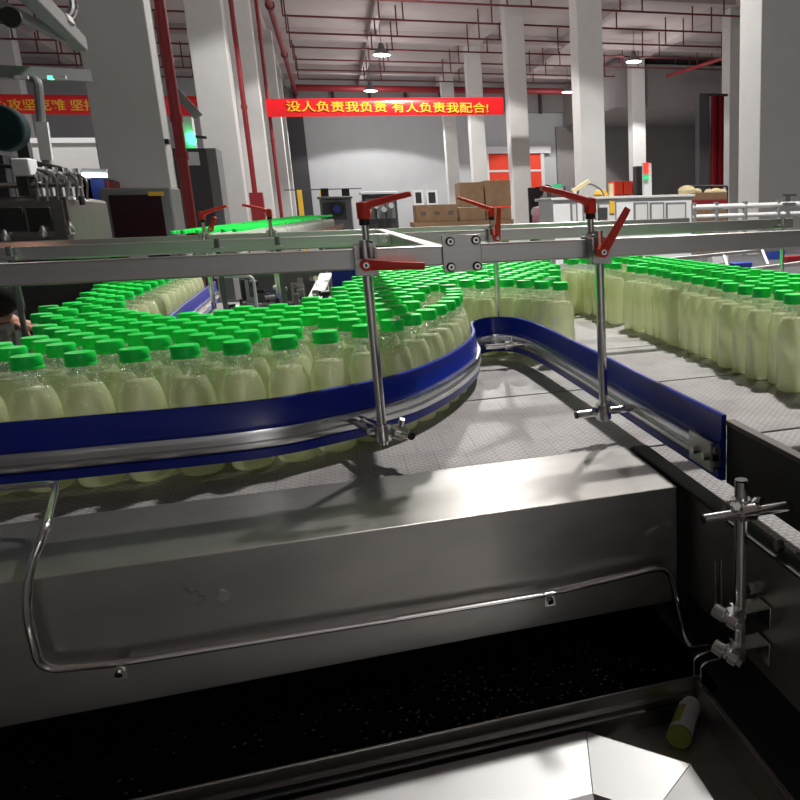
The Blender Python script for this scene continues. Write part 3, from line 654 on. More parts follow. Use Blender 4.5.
# black inner trough at right
t = thing('black_trough', (.45, .6, .75), 'black trough between the lower tray and the right frame', 'trough')
B(.43, .62, .2, 1.25, .70, .705).build('trough_floor', 'black', t); B(.475, .480, .2, 1.25, .705, .955).build('trough_wall', 'black', t)

# hopper: mitred funnel flange
t = thing('steel_hopper', (0, .6, .79), 'bright brushed steel hopper with mitred rim in the lower tray', 'hopper')
O = [V((-.9, .888, .88)), V((.25, .888, .88)), V((.352, .782, .88)), V((.352, .40, .88))]
I = [V((-.9, .79, .868)), V((.228, .79, .868)), V((.285, .735, .868)), V((.285, .40, .868))]
nmz = ('rear_rim', 'corner_rim', 'side_rim')
for k in range(3):
    g = .0006
    a, b_, c, d = O[k], O[k + 1], I[k + 1], I[k]
    e = (b_ - a).normalized() * g
    MB().prism([a + e, b_ - e, c - e, d + e], (0, 0, -.003)).build(nmz[k], 'bright_sheet', t)
    MB().prism([d, c, c + V((0, 0, -.02)) + (V((0, -.01, 0)) if k < 2 else V((-.01, 0, 0))), d + V((0, 0, -.02)) + (V((0, -.01, 0)) if k == 0 else V((0, -.01, 0)))], (0, -.001, 0)).build('throat', 'steel', t)
    MB().prism([a, b_, b_ + V((0, 0, -.033)), a + V((0, 0, -.033))], (0, -.0015, 0)).build('skirt', 'steel_dark', t)
# litter roll
a = at(694, 703, y=.90); b_ = at(677, 738, y=.83)
a = at(691, 703, z=.863); b_ = at(679, 737, z=.863)
t = thing('crumpled_can', (a + b_) / 2 - V((0, 0, .016)), 'small dirty white and yellow-green tube lying in the dark tray corner', 'litter')
ax = (b_ - a).normalized(); ln = (b_ - a).length
MB().tube([a, a + ax * ln * .08, a + ax * ln * .5, a + ax * ln * .9, b_], [.011, .0155, .0150, .0165, .016], 18).build('tube_body', 'white', t)
MB().cyl(b_ - ax * .004, b_ + ax * .0015, .0168, 18).build('end_cap', 'drink_label' if 0 else 'cap_olive' if 'cap_olive' in MATS else 'yellow', t, label='olive green end')
side = ax.cross(V((0, 0, 1))).normalized(); up = side.cross(ax)
pr = []
for k in range(7):
    th = -.2 + k * .28; pr.append((side * math.cos(th) + up * math.sin(th)) * .0163)
MB().loft([[a + ax * ln * s + v for v in pr] + [a + ax * ln * s + v * .9 for v in pr[::-1]] for s in (.35, .6, .85)]).build('printed_band', 'olive', t, label='olive green print') if 'olive' in MATS else None

# ------------------------------------------------------------------ overhead beams
def hbeam(x0, x1, y, label, zt=1.497, h=.032, d=.03):
    t = thing('support_beam', ((x0 + x1) / 2, y, zt - h), label, 'beam', 'stainless support beams')
    B(x0, x1, y - d / 2, y + d / 2, zt - h, zt).build('tube', 'steel', t, bevel=.0025)
    for x in (x0, x1): B(x - .001, x + .001, y - d / 2 + .003, y + d / 2 - .003, zt - h + .003, zt - .003).build('end_plug', 'black', t)
Y1, Y2, Y3 = 1.345, 2.30, 3.05
hbeam(-1.3, .176, Y1, 'front stainless beam, left length ending behind the bolted plate')
hbeam(.180, 1.5, Y1, 'front stainless beam, right length running to the right edge')
hbeam(-2.2, .143, Y2, 'middle stainless beam, left length in front of the dark machines')
hbeam(.179, 1.39, Y2, 'middle stainless beam, right length')
hbeam(-2.8, .143, Y3, 'rear stainless beam, left length under the far green caps')
hbeam(.179, 1.37, Y3, 'rear stainless beam, right length, shortest and farthest')
t = thing('cross_beam', (.161, 2.2, 1.465), 'short stainless beam running away behind the bolted plate, joining the long beams', 'beam')
B(.146, .176, Y1 + .016, Y3 + .1, 1.463, 1.495).build('tube', 'steel', t, bevel=.0025)
for y, s in ((Y2, 1), (Y3, 1)):
    B(.112, .145, y - .022, y - .016, 1.466, 1.494).build('angle_bracket', 'steel', t, bevel=.001)
    B(.177, .21, y - .022, y - .016, 1.466, 1.494).build('angle_bracket', 'steel', t, bevel=.001)
    for x in (.128, .194): MB().cyl((x, y - .022, 1.48), (x, y - .030, 1.48), .008, 6).build('bolt', 'chrome', t)
t = thing('joint_plate', (.195, 1.325, 1.455), 'square stainless joint plate with four bolts on the front beam', 'plate')
B(.163, .226, 1.322, 1.3285, 1.455, 1.513).build('plate', 'steel', t, bevel=.001)
for u, v in ((450, 241.5), (475.5, 240), (451, 267), (477, 266)):
    c = at(u, v, y=1.322); MB().cyl(c, c - V((0, .002, 0)), .0075, 18).build('washer', 'black', t)
    b2 = MB().cyl(c - V((0, .002, 0)), c - V((0, .0075, 0)), .0052, 14).build('bolt', 'chrome', t)
    MB().cyl(c - V((0, .0072, 0)), c - V((0, .0079, 0)), .0024, 6).build('socket', 'black', b2)

# ------------------------------------------------------------------ clamping levers and rail supports
def lever(parent, hub, axis, tip, s=1.0):
    """hub centre, axis (unit, away from the screw), tip of arm"""
    hub = V(hub); axis = V(axis).normalized(); tip = V(tip)
    o = MB().cyl(hub - axis * .012 * s, hub + axis * .013 * s, .0105 * s, 20)
    d = (tip - hub); L_ = d.length; d.normalize(); sd = d.cross(axis).normalized(); up = sd.cross(d)
    if up.dot(axis) < 0: up = -up
    secs = []
    for f_, w, h, r in ((.02, .0095, .0075, .004), (.18, .0086, .0058, .006), (.6, .0072, .0048, .004), (.95, .0066, .0044, .001), (1.0, .0058, .0038, .0)):
        c = hub + d * (L_ * f_) + axis * (r * s)
        secs.append([c + sd * (w * s * a) + up * (h * s * b_) for a, b_ in ((-1, -.7), (-.7, -1), (.7, -1), (1, -.7), (1, .7), (.7, 1), (-.7, 1), (-1, .7))])
    o.loft(secs)
    lv = o.build('clamping_lever', 'red_lever', parent, bevel=.0008, smooth=40)
    MB().cyl(hub + axis * .012 * s, hub + axis * .0145 * s, .0055 * s, 14).build('screw', 'chrome', lv)
    MB().cyl(hub + axis * .0144 * s, hub + axis * .0150 * s, .0026 * s, 6).build('socket', 'black', lv)
    MB().cyl(hub - axis * .012 * s, hub - axis * .022 * s, .0085 * s, 16).build('collar', 'black', lv)
    return lv
def support(label, yb, rod_u, rod_v, zbot, hub_uv, tip_uv, hub2_uv, tip2_uv, tip_dy=-.01, tip2_dy=-.012):
    yr = yb - .030
    c = at(rod_u, rod_v, y=yr); x = c.x
    t = thing('rail_support', (x, yr, zbot), label, 'clamp stand', 'guide rail supports')
    zt = at(hub_uv[0], hub_uv[1], y=yr).z
    MB().cyl((x, yr, zbot), (x, yr, 1.511), .0078, 18).build('vertical_rod', 'chrome', t)
    # clamp block gripping beam and rod
    ch = MB().box(x - .017, x + .017, yb - .0165, yb - .0150 - .003, 1.456, 1.505).box(x - .017, x - .0135, yb - .0465, yb - .0165, 1.456, 1.5).box(x + .0135, x + .017, yb - .0465, yb - .0165, 1.456, 1.5)
    ch.box(x - .017, x + .017, yb - .0165, yb + .019, 1.4985, 1.5015).box(x - .017, x + .017, yb + .0155, yb + .019, 1.462, 1.4985).box(x - .017, x + .017, yb - .047, yb - .044, 1.457, 1.483)
    ch.build('beam_clamp', 'steel', t, bevel=.0008)
    hx = at(hub_uv[0], hub_uv[1], y=yb - .005)
    MB().cyl((hx.x, yb - .005, 1.501), (hx.x, yb - .005, hx.z - .012), .0055, 14).build('threaded_stud', 'chrome', t)
    MB().cyl((hx.x, yb - .005, 1.5015), (hx.x, yb - .005, 1.509), .010, 6).build('nut', 'chrome', t)
    lever(t, hx, (0, 0, 1), at(tip_uv[0], tip_uv[1], y=yb - .005 + tip_dy))
    if hub2_uv:
        y2 = yb - .060; h2 = at(hub2_uv[0], hub2_uv[1], y=y2)
        lever(t, h2, (0, -1, 0), at(tip2_uv[0], tip2_uv[1], y=y2 + tip2_dy), .85)
    return t, V((x, yr, zbot))
def cross_clamp(t, p, a, b_, bracket=None):
    """split collar on the vertical rod at p holding the horizontal rod a-b"""
    p = V(p); a = V(a); b_ = V(b_)
    MB().cyl(p + V((0, 0, -.006)), p + V((0, 0, .022)), .0135, 18).build('cross_clamp', 'chrome', t, bevel=.001)
    m = a + (b_ - a) * max(0, min(1, (p - a).dot(b_ - a) / (b_ - a).length_squared)); dr = (b_ - a).normalized()
    MB().cyl(m - dr * .011, m + dr * .011, .0125, 16).build('cross_clamp', 'chrome', t, bevel=.001)
    k = MB().cyl(p + V((-.014, -.006, .012)), p + V((-.022, -.010, .014)), .0055, 8); k.cyl(m + V((.004, -.008, .012)), m + V((.008, -.012, .024)), .005, 8); k.build('clamp_bolt', 'chrome', t)
    MB().cyl(a, b_, .0068, 16).build('horizontal_rod', 'chrome', t)
    MB().cyl(b_, b_ + dr * .003, .0064, 16).build('rod_plug', 'black', t)

RAILZ = 1.198
sup1 = 'chromed rail support on the front beam with two red levers, nearest the curved blue rail'
t, p = support(sup1, Y1, 366, 262, 1.180, (363.5, 211), (411, 194), (366, 265), (425, 266))
a = at(344, 414, z=RAILZ); b_ = at(411, 436, z=RAILZ - .003)
cross_clamp(t, V((p.x, p.y, RAILZ - .005)), a, b_)
c = at(347, 416, z=RAILZ); MB().obox(c + V((0, .002, .003)), (1, .1, 0), (-.1, 1, 0), (0, 0, 1), .014, .008, .009).build('rail_bracket', 'steel', t, bevel=.001)
MB().cyl(c + V((.004, -.004, .012)), c + V((.004, -.004, .02)), .006, 6).build('bracket_nut', 'chrome', t)
MB().beam(c + V((.0, -.006, 0)), V((p.x - .012, p.y - .006, RAILZ)), .008, .006).build('stay', 'steel_dark', t)
t, p = support('chromed rail support on the front beam at right, above the straight blue rail', Y1, 599, 250, 1.178, (590, 206), (541, 188), (602, 252), (628, 208))
b_ = at(577, 415, z=RAILZ - .004); a = at(634, 407.5, z=RAILZ - .004)
cross_clamp(t, V((p.x, p.y, RAILZ - .010)), a, b_)
t, p = support('rail support standing in the bend of the blue rail, clamped to the middle beam', Y2, 494, 236, 1.185, (491, 212), (457, 198), (497, 238), (499, 207))
a = at(529, 344, z=RAILZ); b_ = at(486, 347, z=RAILZ)
cross_clamp(t, V((p.x, p.y, RAILZ)), a, b_)
t, p = support('small red-levered rail support on the rear beam, left one', Y3, 204, 235, 1.25, (202, 216), (227, 206), (211, 229), (215, 217))
t, p = support('small red-levered rail support on the rear beam, right one', Y3, 271, 230, 1.25, (269, 213), (242, 205), None, None)
for i, (u, v0, yy) in enumerate(((782, 250, 2.26), (222, 280, 2.26), (281, 270, 2.26), (17, 292, 2.26))):
    c = at(u, v0, y=yy)
    lab = ['slim drop rod reflecting green at the right end', 'slim drop rod left of the white bent rod', 'slim drop rod among the dark chain parts', 'slim drop rod beside the arm at the left edge'][i]
    t = thing('drop_rod', (c.x, yy, 1.30), lab + ', hung from the middle beam', 'rod', 'drop rods')
    MB().cyl((c.x, yy, 1.23), (c.x, yy, 1.50), .0065, 14).build('rod', 'chrome' if i == 0 else 'grey', t); B(c.x - .014, c.x + .014, yy - .012, yy + .024, 1.468, 1.478).build('clamp_block', 'steel', t, bevel=.001)

# ------------------------------------------------------------------ guide rails
def rail(name_label, path, ends=True, z0=1.165, z1=1.262):
    pts = smooth_path([V((x, y, 0)) for x, y in path], 8)
    t = thing('guide_rail', (pts[0].x, pts[0].y, z0), name_label, 'guide rail', 'blue guide rails')
    sweep(pts, [(-.004, z0), (.004, z0), (.004, z1 - .05), (.0065, z1 - .047), (.0065, z1 - .040), (.004, z1 - .036), (.004, z1 - .002), (.002, z1), (-.003, z1), (-.004, z1 - .002)]).build('blue_strip', 'blue_plastic', t, smooth=40)
    zm = z0 + .020; h = .030
    sweep(pts, [(.0045, zm), (.013, zm), (.014, zm + .003), (.014, zm + .009), (.007, zm + .011), (.007, zm + .018), (.014, zm + .020), (.014, zm + .027), (.013, zm + h), (.0045, zm + h)]).build('aluminium_profile', 'aluminium', t, smooth=40)
    sweep(pts, [(.0045, z0 + .002), (.009, z0 + .003), (.009, z0 + .016), (.0045, z0 + .018)]).build('lower_blue_strip', 'blue_plastic', t, smooth=40)
    return t, pts
P_MAIN = [(-1.3, 1.50), (-.9, 1.425), (-.52, 1.385), (-.38, 1.376), (-.16, 1.372), (-.04, 1.412), (.08, 1.487), (.15, 1.572), (.215, 1.69), (.275, 1.84), (.305, 1.97), (.318, 2.08), (.335, 2.15), (.37, 2.195), (.41, 2.20), (.447, 2.16), (.468, 2.07), (.478, 1.93), (.484, 1.7), (.488, 1.45), (.490, 1.2), (.494, .98)]
t, main = rail('long blue guide rail with silver profile curving around the bottles and bending back right', P_MAIN)
B(.476, .480, .985, 1.06, 1.178, 1.222).build('end_plate', 'steel', t, bevel=.001)
for y in (1.035, 1.000): MB().cyl((.476, y, 1.198), (.470, y, 1.198), .0065, 6).build('bolt', 'chrome', t)
t, back = rail('short blue guide rail behind the left bottles beside the chain gear', [(-.56, 4.2), (-.525, 3.1), (-.50, 2.6), (-.475, 2.3), (-.41, 2.08), (-.30, 1.99), (-.20, 2.08), (-.12, 2.19), (-.065, 2.36), (-.01, 2.62), (.03, 2.95), (.07, 3.3)][::-1])
t = thing('wear_board', (.50, .84, 1.16), 'dark brown guide board continuing the blue rail towards the camera', 'guide board')
B(.497, .507, .25, .978, 1.162, 1.248).build('board', 'black_rubber', t, bevel=.001); B(.495, .509, .25, .978, 1.248, 1.255).build('top_strip', 'brown_board', t, bevel=.001)

# clamp stand at right front
y0 = .80; c = at(741, 500, y=y0); x = c.x; zt = at(742, 481, y=y0).z; zb = at(735, 662, y=y0).z
t = thing('clamp_stand', (x, y0, zb), 'chromed clamp stand with crossed rods bolted to the dark right frame', 'clamp stand')
MB().cyl((x, y0, zb), (x, y0, zt), .0078, 20).build('vertical_rod', 'chrome', t); MB().cyl((x, y0, zt), (x, y0, zt + .002), .0074, 20).build('rod_plug', 'black', t)
zc = at(741, 513, y=y0 - .015).z
ra = at(704, 519, y=y0 - .016); rb = at(792, 505, y=y0 - .016); ra.z = rb.z = zc; rb.x += .0
MB().cyl(ra, rb, .0062, 16).build('horizontal_rod', 'chrome', t); MB().cyl(ra, ra - V((.002, 0, 0)), .0058, 16).build('rod_plug', 'black', t)
MB().cyl((x, y0, zc - .012), (x, y0, zc + .012), .0125, 20).build('cross_clamp', 'chrome', t, bevel=.001)
MB().cyl((x - .010, y0 - .016, zc), (x + .010, y0 - .016, zc), .0105, 16).build('cross_clamp', 'chrome', t, bevel=.001)
for dx, dz in ((-.014, .010), (.013, .011)): MB().cyl((x + dx, y0 - .01, zc + dz), (x + dx * 1.2, y0 - .022, zc + dz + .002), .0052, 6).build('clamp_bolt', 'chrome', t)
for v, dz in ((612, 0), (648, 0)):
    z = at(735, v, y=y0).z
    MB().box(x - .006, .4635, y0 - .012, y0 + .016, z + .001, z + .0045).box(.4605, .4635, y0 - .014, y0 + .018, z - .026, z + .0045).build('bracket', 'aluminium', t, bevel=.0008)
    k1 = at(714, v - 3, y=y0 - .004); k2 = at(738, v + 13, y=y0 - .030)
    dk = (k2 - k1).normalized()
    MB().cyl(k1, k1 + dk * .016, .0088, 18).cyl(k1 + dk * .016, k2 - dk * .012, .0068, 16).cyl(k2 - dk * .012, k2, .0086, 18).build('clamp_knuckle', 'chrome', t, bevel=.001)
    MB().cyl(k2, k2 + dk * .006, .0058, 6).build('clamp_bolt', 'chrome', t)
    MB().beam(k2 - dk * .018, V((x, y0 - .004, z + .004)), .016, .010).build('knuckle_arm', 'aluminium', t, bevel=.001)
for u in (717, 723):
    p = at(u, 607, x=.462); q = at(u, 560, x=.462); MB().cyl(p - V((.003, 0, 0)), q - V((.003, 0, 0)), .002, 8).build('slot_pin', 'chrome', t)

# chain gear clutter between beams and back rail
t = thing('chain_gear', (-.1, 2.9, 1.1), 'dark chain and sprocket gear with steel bars behind the back rail', 'machine')
B(-.40, -.03, 2.45, 3.7, ZB + .002, ZB + .03).build('base_plate', 'dark_grey', t)
rnd = random.Random(3)
B(-.40, -.05, 3.70, 3.71, ZB, 1.34).build('back_plate', 'steel_dark', t)
p = at(303, 304, y=3.2); q = at(318, 268, y=3.6)
MB().beam((p.x, 2.75, ZB + .05), (q.x + .03, 3.6, ZB + .17), .05, .006).build('slide_plate', 'column_pale', t)
for k in range(84):
    x = rnd.uniform(-.38, -.06); y = rnd.uniform(2.45, 3.6); z = ZB + .03 + rnd.uniform(.0, .08 + (y - 2.45) * .06)
    if rnd.random() < .5: MB().cyl((x, y, z), (x + rnd.uniform(.01, .04), y + rnd.uniform(-.02, .02), z), rnd.uniform(.005, .013), 10).build('sprocket', rnd.choice(['chrome', 'chrome', 'steel', 'black']), t)
    else: B(x, x + rnd.uniform(.008, .026), y, y + rnd.uniform(.01, .03), ZB + .02, z + .01).build('link_block', rnd.choice(['steel_dark', 'black', 'steel', 'chrome', 'black']), t, bevel=.001)
for k in range(5):
    y = 2.5 + k * .16; MB().cyl((-.38, y, ZB + .10), (-.05, y + .02, ZB + .105), .005, 8).build('bar', 'chrome', t)
p0 = at(221, 277, y=2.6); 
p = at(333, 288, y=3.45); q = at(356, 262, y=3.45)
B(p.x, q.x, 3.45, 3.47, ZB + .003, q.z).build('guard_block', 'blue_plastic', bevel=.004, label='dark blue guard block standing behind the lever of the front rail support', category='guard')
t = thing('white_bent_rod', at(253, 300, y=2.45), 'pale bent rod shaped like an upside-down L behind the left bottles', 'rod')
a = at(215, 277, y=2.5); b_ = at(253, 276, y=2.42); c = at(253, 304, y=2.42)
MB().tube(fillet([a, b_, V((b_.x, b_.y, ZB + .03))], .02), .0042, 10).build('rod', 'white', t)

# left rear side guard and workbench rail by the arm
t = thing('side_guard', (-.75, 2.1, ZB), 'dark sloping side guard between left bottles and worker', 'guard')
MB().beam((-.64, 1.60, ZB + .10), (-.86, 2.6, ZB + .10), .012, .09).build('guard_panel', 'dark_grey', t)
MB().beam((-.64, 1.60, ZB + .155), (-.86, 2.6, ZB + .155), .03, .018).build('guard_rail', 'black', t)
MB().beam((-.68, 1.7, ZB + .17), (-.72, 1.9, ZB + .175), .02, .02).build('bracket', 'steel', t)
t = thing('dark_cabinet', (-1.2, 3.3, 0), 'dark machine cabinet behind the left bottles under the beam', 'cabinet')
B(-1.9, -.80, 3.73, 4.1, 0, 1.46).build('body', 'dark_grey', t, bevel=.01)
p = at(84, 298, y=3.72); B(p.x, p.x + .11, 3.715, 3.73, 1.33, 1.45).build('panel', 'grey', t)
B(-1.3, -1.28, 3.71, 3.73, .3, 1.45).build('door_trim', 'steel_dark', t)

# ------------------------------------------------------------------ worker at left edge
def skin_chain(name, mat, parent, verts, edges, radii, root=0, lv=2):
    me = bpy.data.meshes.new(name); og = V(parent['_o']); me.from_pydata([V(v) - og for v in verts], edges, [])
    o = bpy.data.objects.new(name, me); COL.objects.link(o)
    md = o.modifiers.new('skin', 'SKIN'); sv = me.skin_vertices[0].data
    for i, r in enumerate(radii): sv[i].radius = (r, r) if not isinstance(r, tuple) else r; sv[i].use_root = (i == root)
    md.use_smooth_shade = True
    sb = o.modifiers.new('sub', 'SUBSURF'); sb.levels = lv; sb.render_levels = lv
    dg = bpy.context.evaluated_depsgraph_get(); bpy.context.view_layer.update()
    m2 = bpy.data.meshes.new_from_object(o.evaluated_get(bpy.context.evaluated_depsgraph_get())); bpy.data.objects.remove(o)
    m2.materials.clear(); m2.materials.append(MATS[mat]); m2.shade_smooth()
    q = bpy.data.objects.new(name, m2); COL.objects.link(q); q.parent = parent; q['_o'] = parent['_o']; return q
h = at(6, 322, y=2.45); el = at(-1, 296, y=2.42); sh = at(-26, 262, y=2.55)           # hand position
bx, by = sh.x - .12, 2.75
t = thing('person', (bx, by, 0), 'worker in a black short-sleeved shirt reaching in at the left edge', 'person')
V_ = [(bx, by, .95), (bx, by, 1.2), (bx, by, 1.42), (bx, by, 1.50), (bx, by - .01, 1.60), (bx, by - .01, 1.72),
      (bx + .04, by - .19, 1.42), tuple(el), (h.x - .035, h.y, h.z + .03), (h.x, h.y, h.z), (h.x + .03, h.y + .01, h.z - .01),
      (bx + .0, by + .19, 1.42), (bx + .03, by + .24, 1.15), (bx + .1, by + .2, .93), (bx + .12, by + .18, .86),
      (bx, by - .10, .90), (bx + .02, by - .10, .48), (bx, by - .10, .08), (bx + .14, by - .11, .03),
      (bx, by + .10, .90), (bx + .02, by + .10, .48), (bx, by + .10, .08), (bx + .14, by + .11, .03)]
E_ = [(0, 1), (1, 2), (2, 3), (3, 4), (4, 5), (2, 6), (6, 7), (7, 8), (8, 9), (9, 10), (2, 11), (11, 12), (12, 13), (13, 14), (0, 15), (15, 16), (16, 17), (17, 18), (0, 19), (19, 20), (20, 21), (21, 22)]
R_ = [(.13, .11), (.12, .10), (.14, .10), .055, .095, .08, .055, .040, .024, .028, .018, .055, .042, .028, .02, .085, .055, .04, .035, .085, .055, .04, .035]
body = skin_chain('body', 'skin', t, V_, E_, R_)
for k in range(5):
    d = V((math.cos(-.5 + k * .28), math.sin(-.5 + k * .28), -.25)); b0 = V(V_[9]) + V((.02, -.02 + .011 * k, -.004)); ln = (.045, .07, .075, .07, .055)[k]
    skin_chain('finger', 'skin', t, [b0, b0 + d * ln * .4, b0 + d * ln * .75 + V((0, 0, -.01)), b0 + d * ln * .95 + V((0, 0, -.025))], [(0, 1), (1, 2), (2, 3)], [.009, .008, .0075, .0065], lv=1)
skin_chain('shirt', 'black_cloth', t, [(bx, by, .90), (bx, by, 1.2), (bx, by, 1.43), (bx + .04, by - .19, 1.42), tuple(V((bx + .04, by - .19, 1.42)).lerp(el, 1.2)), (bx, by + .19, 1.42), (bx + .02, by + .22, 1.26)],
           [(0, 1), (1, 2), (2, 3), (3, 4), (2, 5), (5, 6)], [(.155, .135), (.145, .125), (.155, .115), .080, .068, .078, .066])
skin_chain('trousers', 'black_cloth', t, [(bx, by, .96), (bx, by - .10, .88), (bx + .02, by - .10, .48), (bx, by - .10, .12), (bx, by + .10, .88), (bx + .02, by + .10, .48), (bx, by + .10, .12)],
           [(0, 1), (1, 2), (2, 3), (0, 4), (4, 5), (5, 6)], [(.14, .12), .10, .072, .06, .10, .072, .06])
skin_chain('hair', 'hair', t, [(bx - .01, by, 1.69), (bx - .012, by, 1.75)], [(0, 1)], [.098, .085])

# ------------------------------------------------------------------ bottles
prof = [(.0235, 0), (.0305, .0015), (.0340, .006), (.0348, .012), (.0345, .10), (.0350, .118), (.0342, .132), (.0315, .146), (.0270, .158), (.0225, .167), (.0205, .173), (.0200, .194)]
bm_ = MB().lathe(prof, n=20); b0 = bm_.build('juice_bottle', 'clear_plastic', origin=(0, 0, 0), smooth=50)
bm_ = MB().lathe([(.0225, .0015), (.0297, .003), (.0331, .007), (.0340, .012), (.0337, .10), (.0342, .118), (.0334, .132), (.0307, .146), (.0263, .158), (.0240, .162), (.002, .1605)], n=20)
l0 = bm_.build('drink', 'drink', origin=(0, 0, 0), smooth=50)
cp = MB(); nseg = 36
prof = [(.0208, .1940), (.0220, .1945), (.0220, .1978), (.0213, .1985), (.0218, .1994), (.0216, .2112), (.0200, .2145), (.0120, .2147), (.0110, .2150)]
cp.lathe(prof, n=nseg); c0 = cp.build('cap', 'green_cap', origin=(0, 0, 0), smooth=50)
MBk = MB().lathe([(.0200, .1795), (.0236, .1805), (.0236, .1835), (.0200, .1845)], n=20); k0 = MBk.build('neck_ring', 'clear_plastic', origin=(0, 0, 0), smooth=40)
for o in (l0, c0, k0): o.parent = b0
PROTO = [b0, l0, c0, k0]
for o in PROTO:
    if '_o' in o: del o['_o']
def put_bottle(x, y, z, label, group, parts=True, first=[True]):
    if first[0]: r = b0; first[0] = False; new = False
    else: r = b0.copy(); COL.objects.link(r); new = True
    r.location = (x, y, z); r.rotation_euler = (random.uniform(-.006, .006), random.uniform(-.006, .006), random.uniform(0, 6.28))
    r['label'] = label; r['category'] = 'bottle'; r['group'] = group
    if new:
        for p_ in PROTO[1:] if parts else PROTO[1:3]:
            q_ = p_.copy(); COL.objects.link(q_); q_.parent = r
    return r
def inpoly(x, y, P):
    c = False
    for i in range(len(P)):
        x1, y1 = P[i]; x2, y2 = P[i - 1]
        if (y1 > y) != (y2 > y) and x < (x2 - x1) * (y - y1) / (y2 - y1) + x1: c = not c
    return c
def dist_path(x, y, path):
    p = V((x, y, 0)); best = 9
    for a, b_ in zip(path, path[1:]):
        d = b_ - a; t_ = max(0, min(1, (p - a).dot(d) / max(d.length_squared, 1e-9))); best = min(best, (a + d * t_ - p).length)
    return best
S = .0712
left_poly = [(-.70, 1.42), (-.16, 1.36), (.10, 1.46), (.25, 1.72), (.33, 2.10), (.33, 2.21), (.45, 2.22), (.50, 2.10), (.57, 2.10), (.62, 2.35), (.72, 2.7), (.80, 3.05), (.84, 3.30),
             (.10, 3.30), (.05, 2.9), (.0, 2.6), (-.05, 2.35), (-.12, 2.18), (-.19, 2.10), (-.29, 1.95), (-.40, 1.99), (-.50, 2.2), (-.545, 2.5), (-.565, 3.1), (-.60, 4.2), (-.79, 4.2), (-.735, 2.9), (-.66, 2.5), (-.70, 2.28), (-.60, 1.9), (-.545, 1.7), (-.62, 1.6)]
right_poly = [(.905, 1.47), (.96, 1.46), (1.22, 1.46), (1.22, 2.9), (1.20, 3.32), (.84, 3.32), (.90, 2.9), (.925, 2.5), (.905, 2.0)]
spots = []
def fill(poly, grp, ox, oy, ang, prob):
    ca, sa = math.cos(ang), math.sin(ang)
    for i in range(-60, 60):
        for j in range(-60, 60):
            a = (i + .5 * (j % 2)) * S; c = j * S * .872
            x = ox + a * ca - c * sa; y = oy + a * sa + c * ca
            if not inpoly(x, y, poly): continue
            if grp == 'L' and (dist_path(x, y, main) < .0405 or dist_path(x, y, back) < .052): continue
            if random.random() > prob: continue
            if any((x - sx) ** 2 + (y - sy) ** 2 < .0695 ** 2 for sx, sy, g in spots): continue
            spots.append((x + random.uniform(-.0005, .0005), y + random.uniform(-.0005, .0005), grp))
# front row hugging the curved rail
acc = 0; lastp = None
def right_off(i):
    a = main[max(i - 1, 0)]; c = main[min(i + 1, len(main) - 1)]; tt = (c - a).normalized(); return V((-tt.y, tt.x, 0))
for i in range(len(main)):
    for s_ in range(4):
        if i + 1 >= len(main): continue
        q = main[i].lerp(main[i + 1], s_ / 4) + right_off(i) * .0408
        if q.x < -.62 or q.y > 2.12: continue
        if q.x > .33: continue
        if all((q.x - sx) ** 2 + (q.y - sy) ** 2 >= .0722 ** 2 for sx, sy, g in spots): spots.append((q.x, q.y, 'F'))
fill(left_poly, 'L', -.20, 1.474, .02, .945)
for y in [1.519 + .0745 * k for k in range(25)]:
    if random.random() < .97: spots.append((.932 + random.uniform(-.004, .022) + (.012 if 2.1 < y < 2.6 else 0), y, 'E'))
fill(right_poly, 'R', 1.005, 1.555, 1.571, .97)
# far stream beyond the rear beam
n_near = len(spots)
ordw = ['first', 'second', 'third', 'fourth', 'fifth', 'sixth', 'seventh', 'eighth', 'ninth', 'tenth', 'eleventh', 'twelfth', 'thirteenth', 'fourteenth', 'fifteenth', 'sixteenth', 'seventeenth', 'eighteenth', 'nineteenth', 'twentieth', 'twenty-first', 'twenty-second', 'twenty-third', 'twenty-fourth']
front = sorted([s for s in spots if s[2] == 'F'], key=lambda s: s[0] + s[1] * .3); edge = sorted([s for s in spots if s[2] == 'E'], key=lambda s: s[1])
rest = sorted([s for s in spots if s[2] in 'LR'], key=lambda s: math.hypot(s[0], s[1]))
LIM = 298
n_obj = 0
for k, s in enumerate(front):
    put_bottle(s[0], s[1], ZB + .0005, 'green-capped bottle, %s from left in the row against the curved blue rail' % ordw[k], 'green-capped drink bottles on the conveyor'); n_obj += 1
for k, s in enumerate(edge):
    put_bottle(s[0], s[1], ZB + .0005, 'green-capped bottle, %s from front along the right-hand group\'s left edge' % ordw[k], 'green-capped drink bottles on the conveyor'); n_obj += 1
over = []
for s in rest:
    if n_obj >= LIM: over.append(s); continue
    lab = 'green-capped bottle of pale yellow drink packed inside the left-hand crowd behind the curved rail' if s[2] == 'L' else 'green-capped bottle of pale yellow drink packed inside the right-hand group at the right edge'
    put_bottle(s[0], s[1], ZB + .0005, lab, 'green-capped drink bottles on the conveyor'); n_obj += 1
print('BOTTLES', len(front), len(edge), len(rest), 'over', len(over))
if over:
    def merged(name, src, mat, parent):
        mb = MB(); vs = [v.co.copy() for v in src.data.vertices]; fs = [tuple(p.vertices) for p in src.data.polygons]
        for s in over: mb.add([v + V((s[0], s[1], ZB + .0005)) for v in vs], fs)
        o = mb.build(name, mat, parent, smooth=50); o['kind'] = 'stuff'; return o
    t = thing('bottle_mass', (over[0][0], over[0][1], ZB), 'farthest green-capped bottles crowded under the rear beams', 'bottles'); t['kind'] = 'stuff'
    merged('bottle_walls', b0, 'clear_plastic', t); merged('drink', l0, 'drink', t); merged('caps', c0, 'green_cap', t)

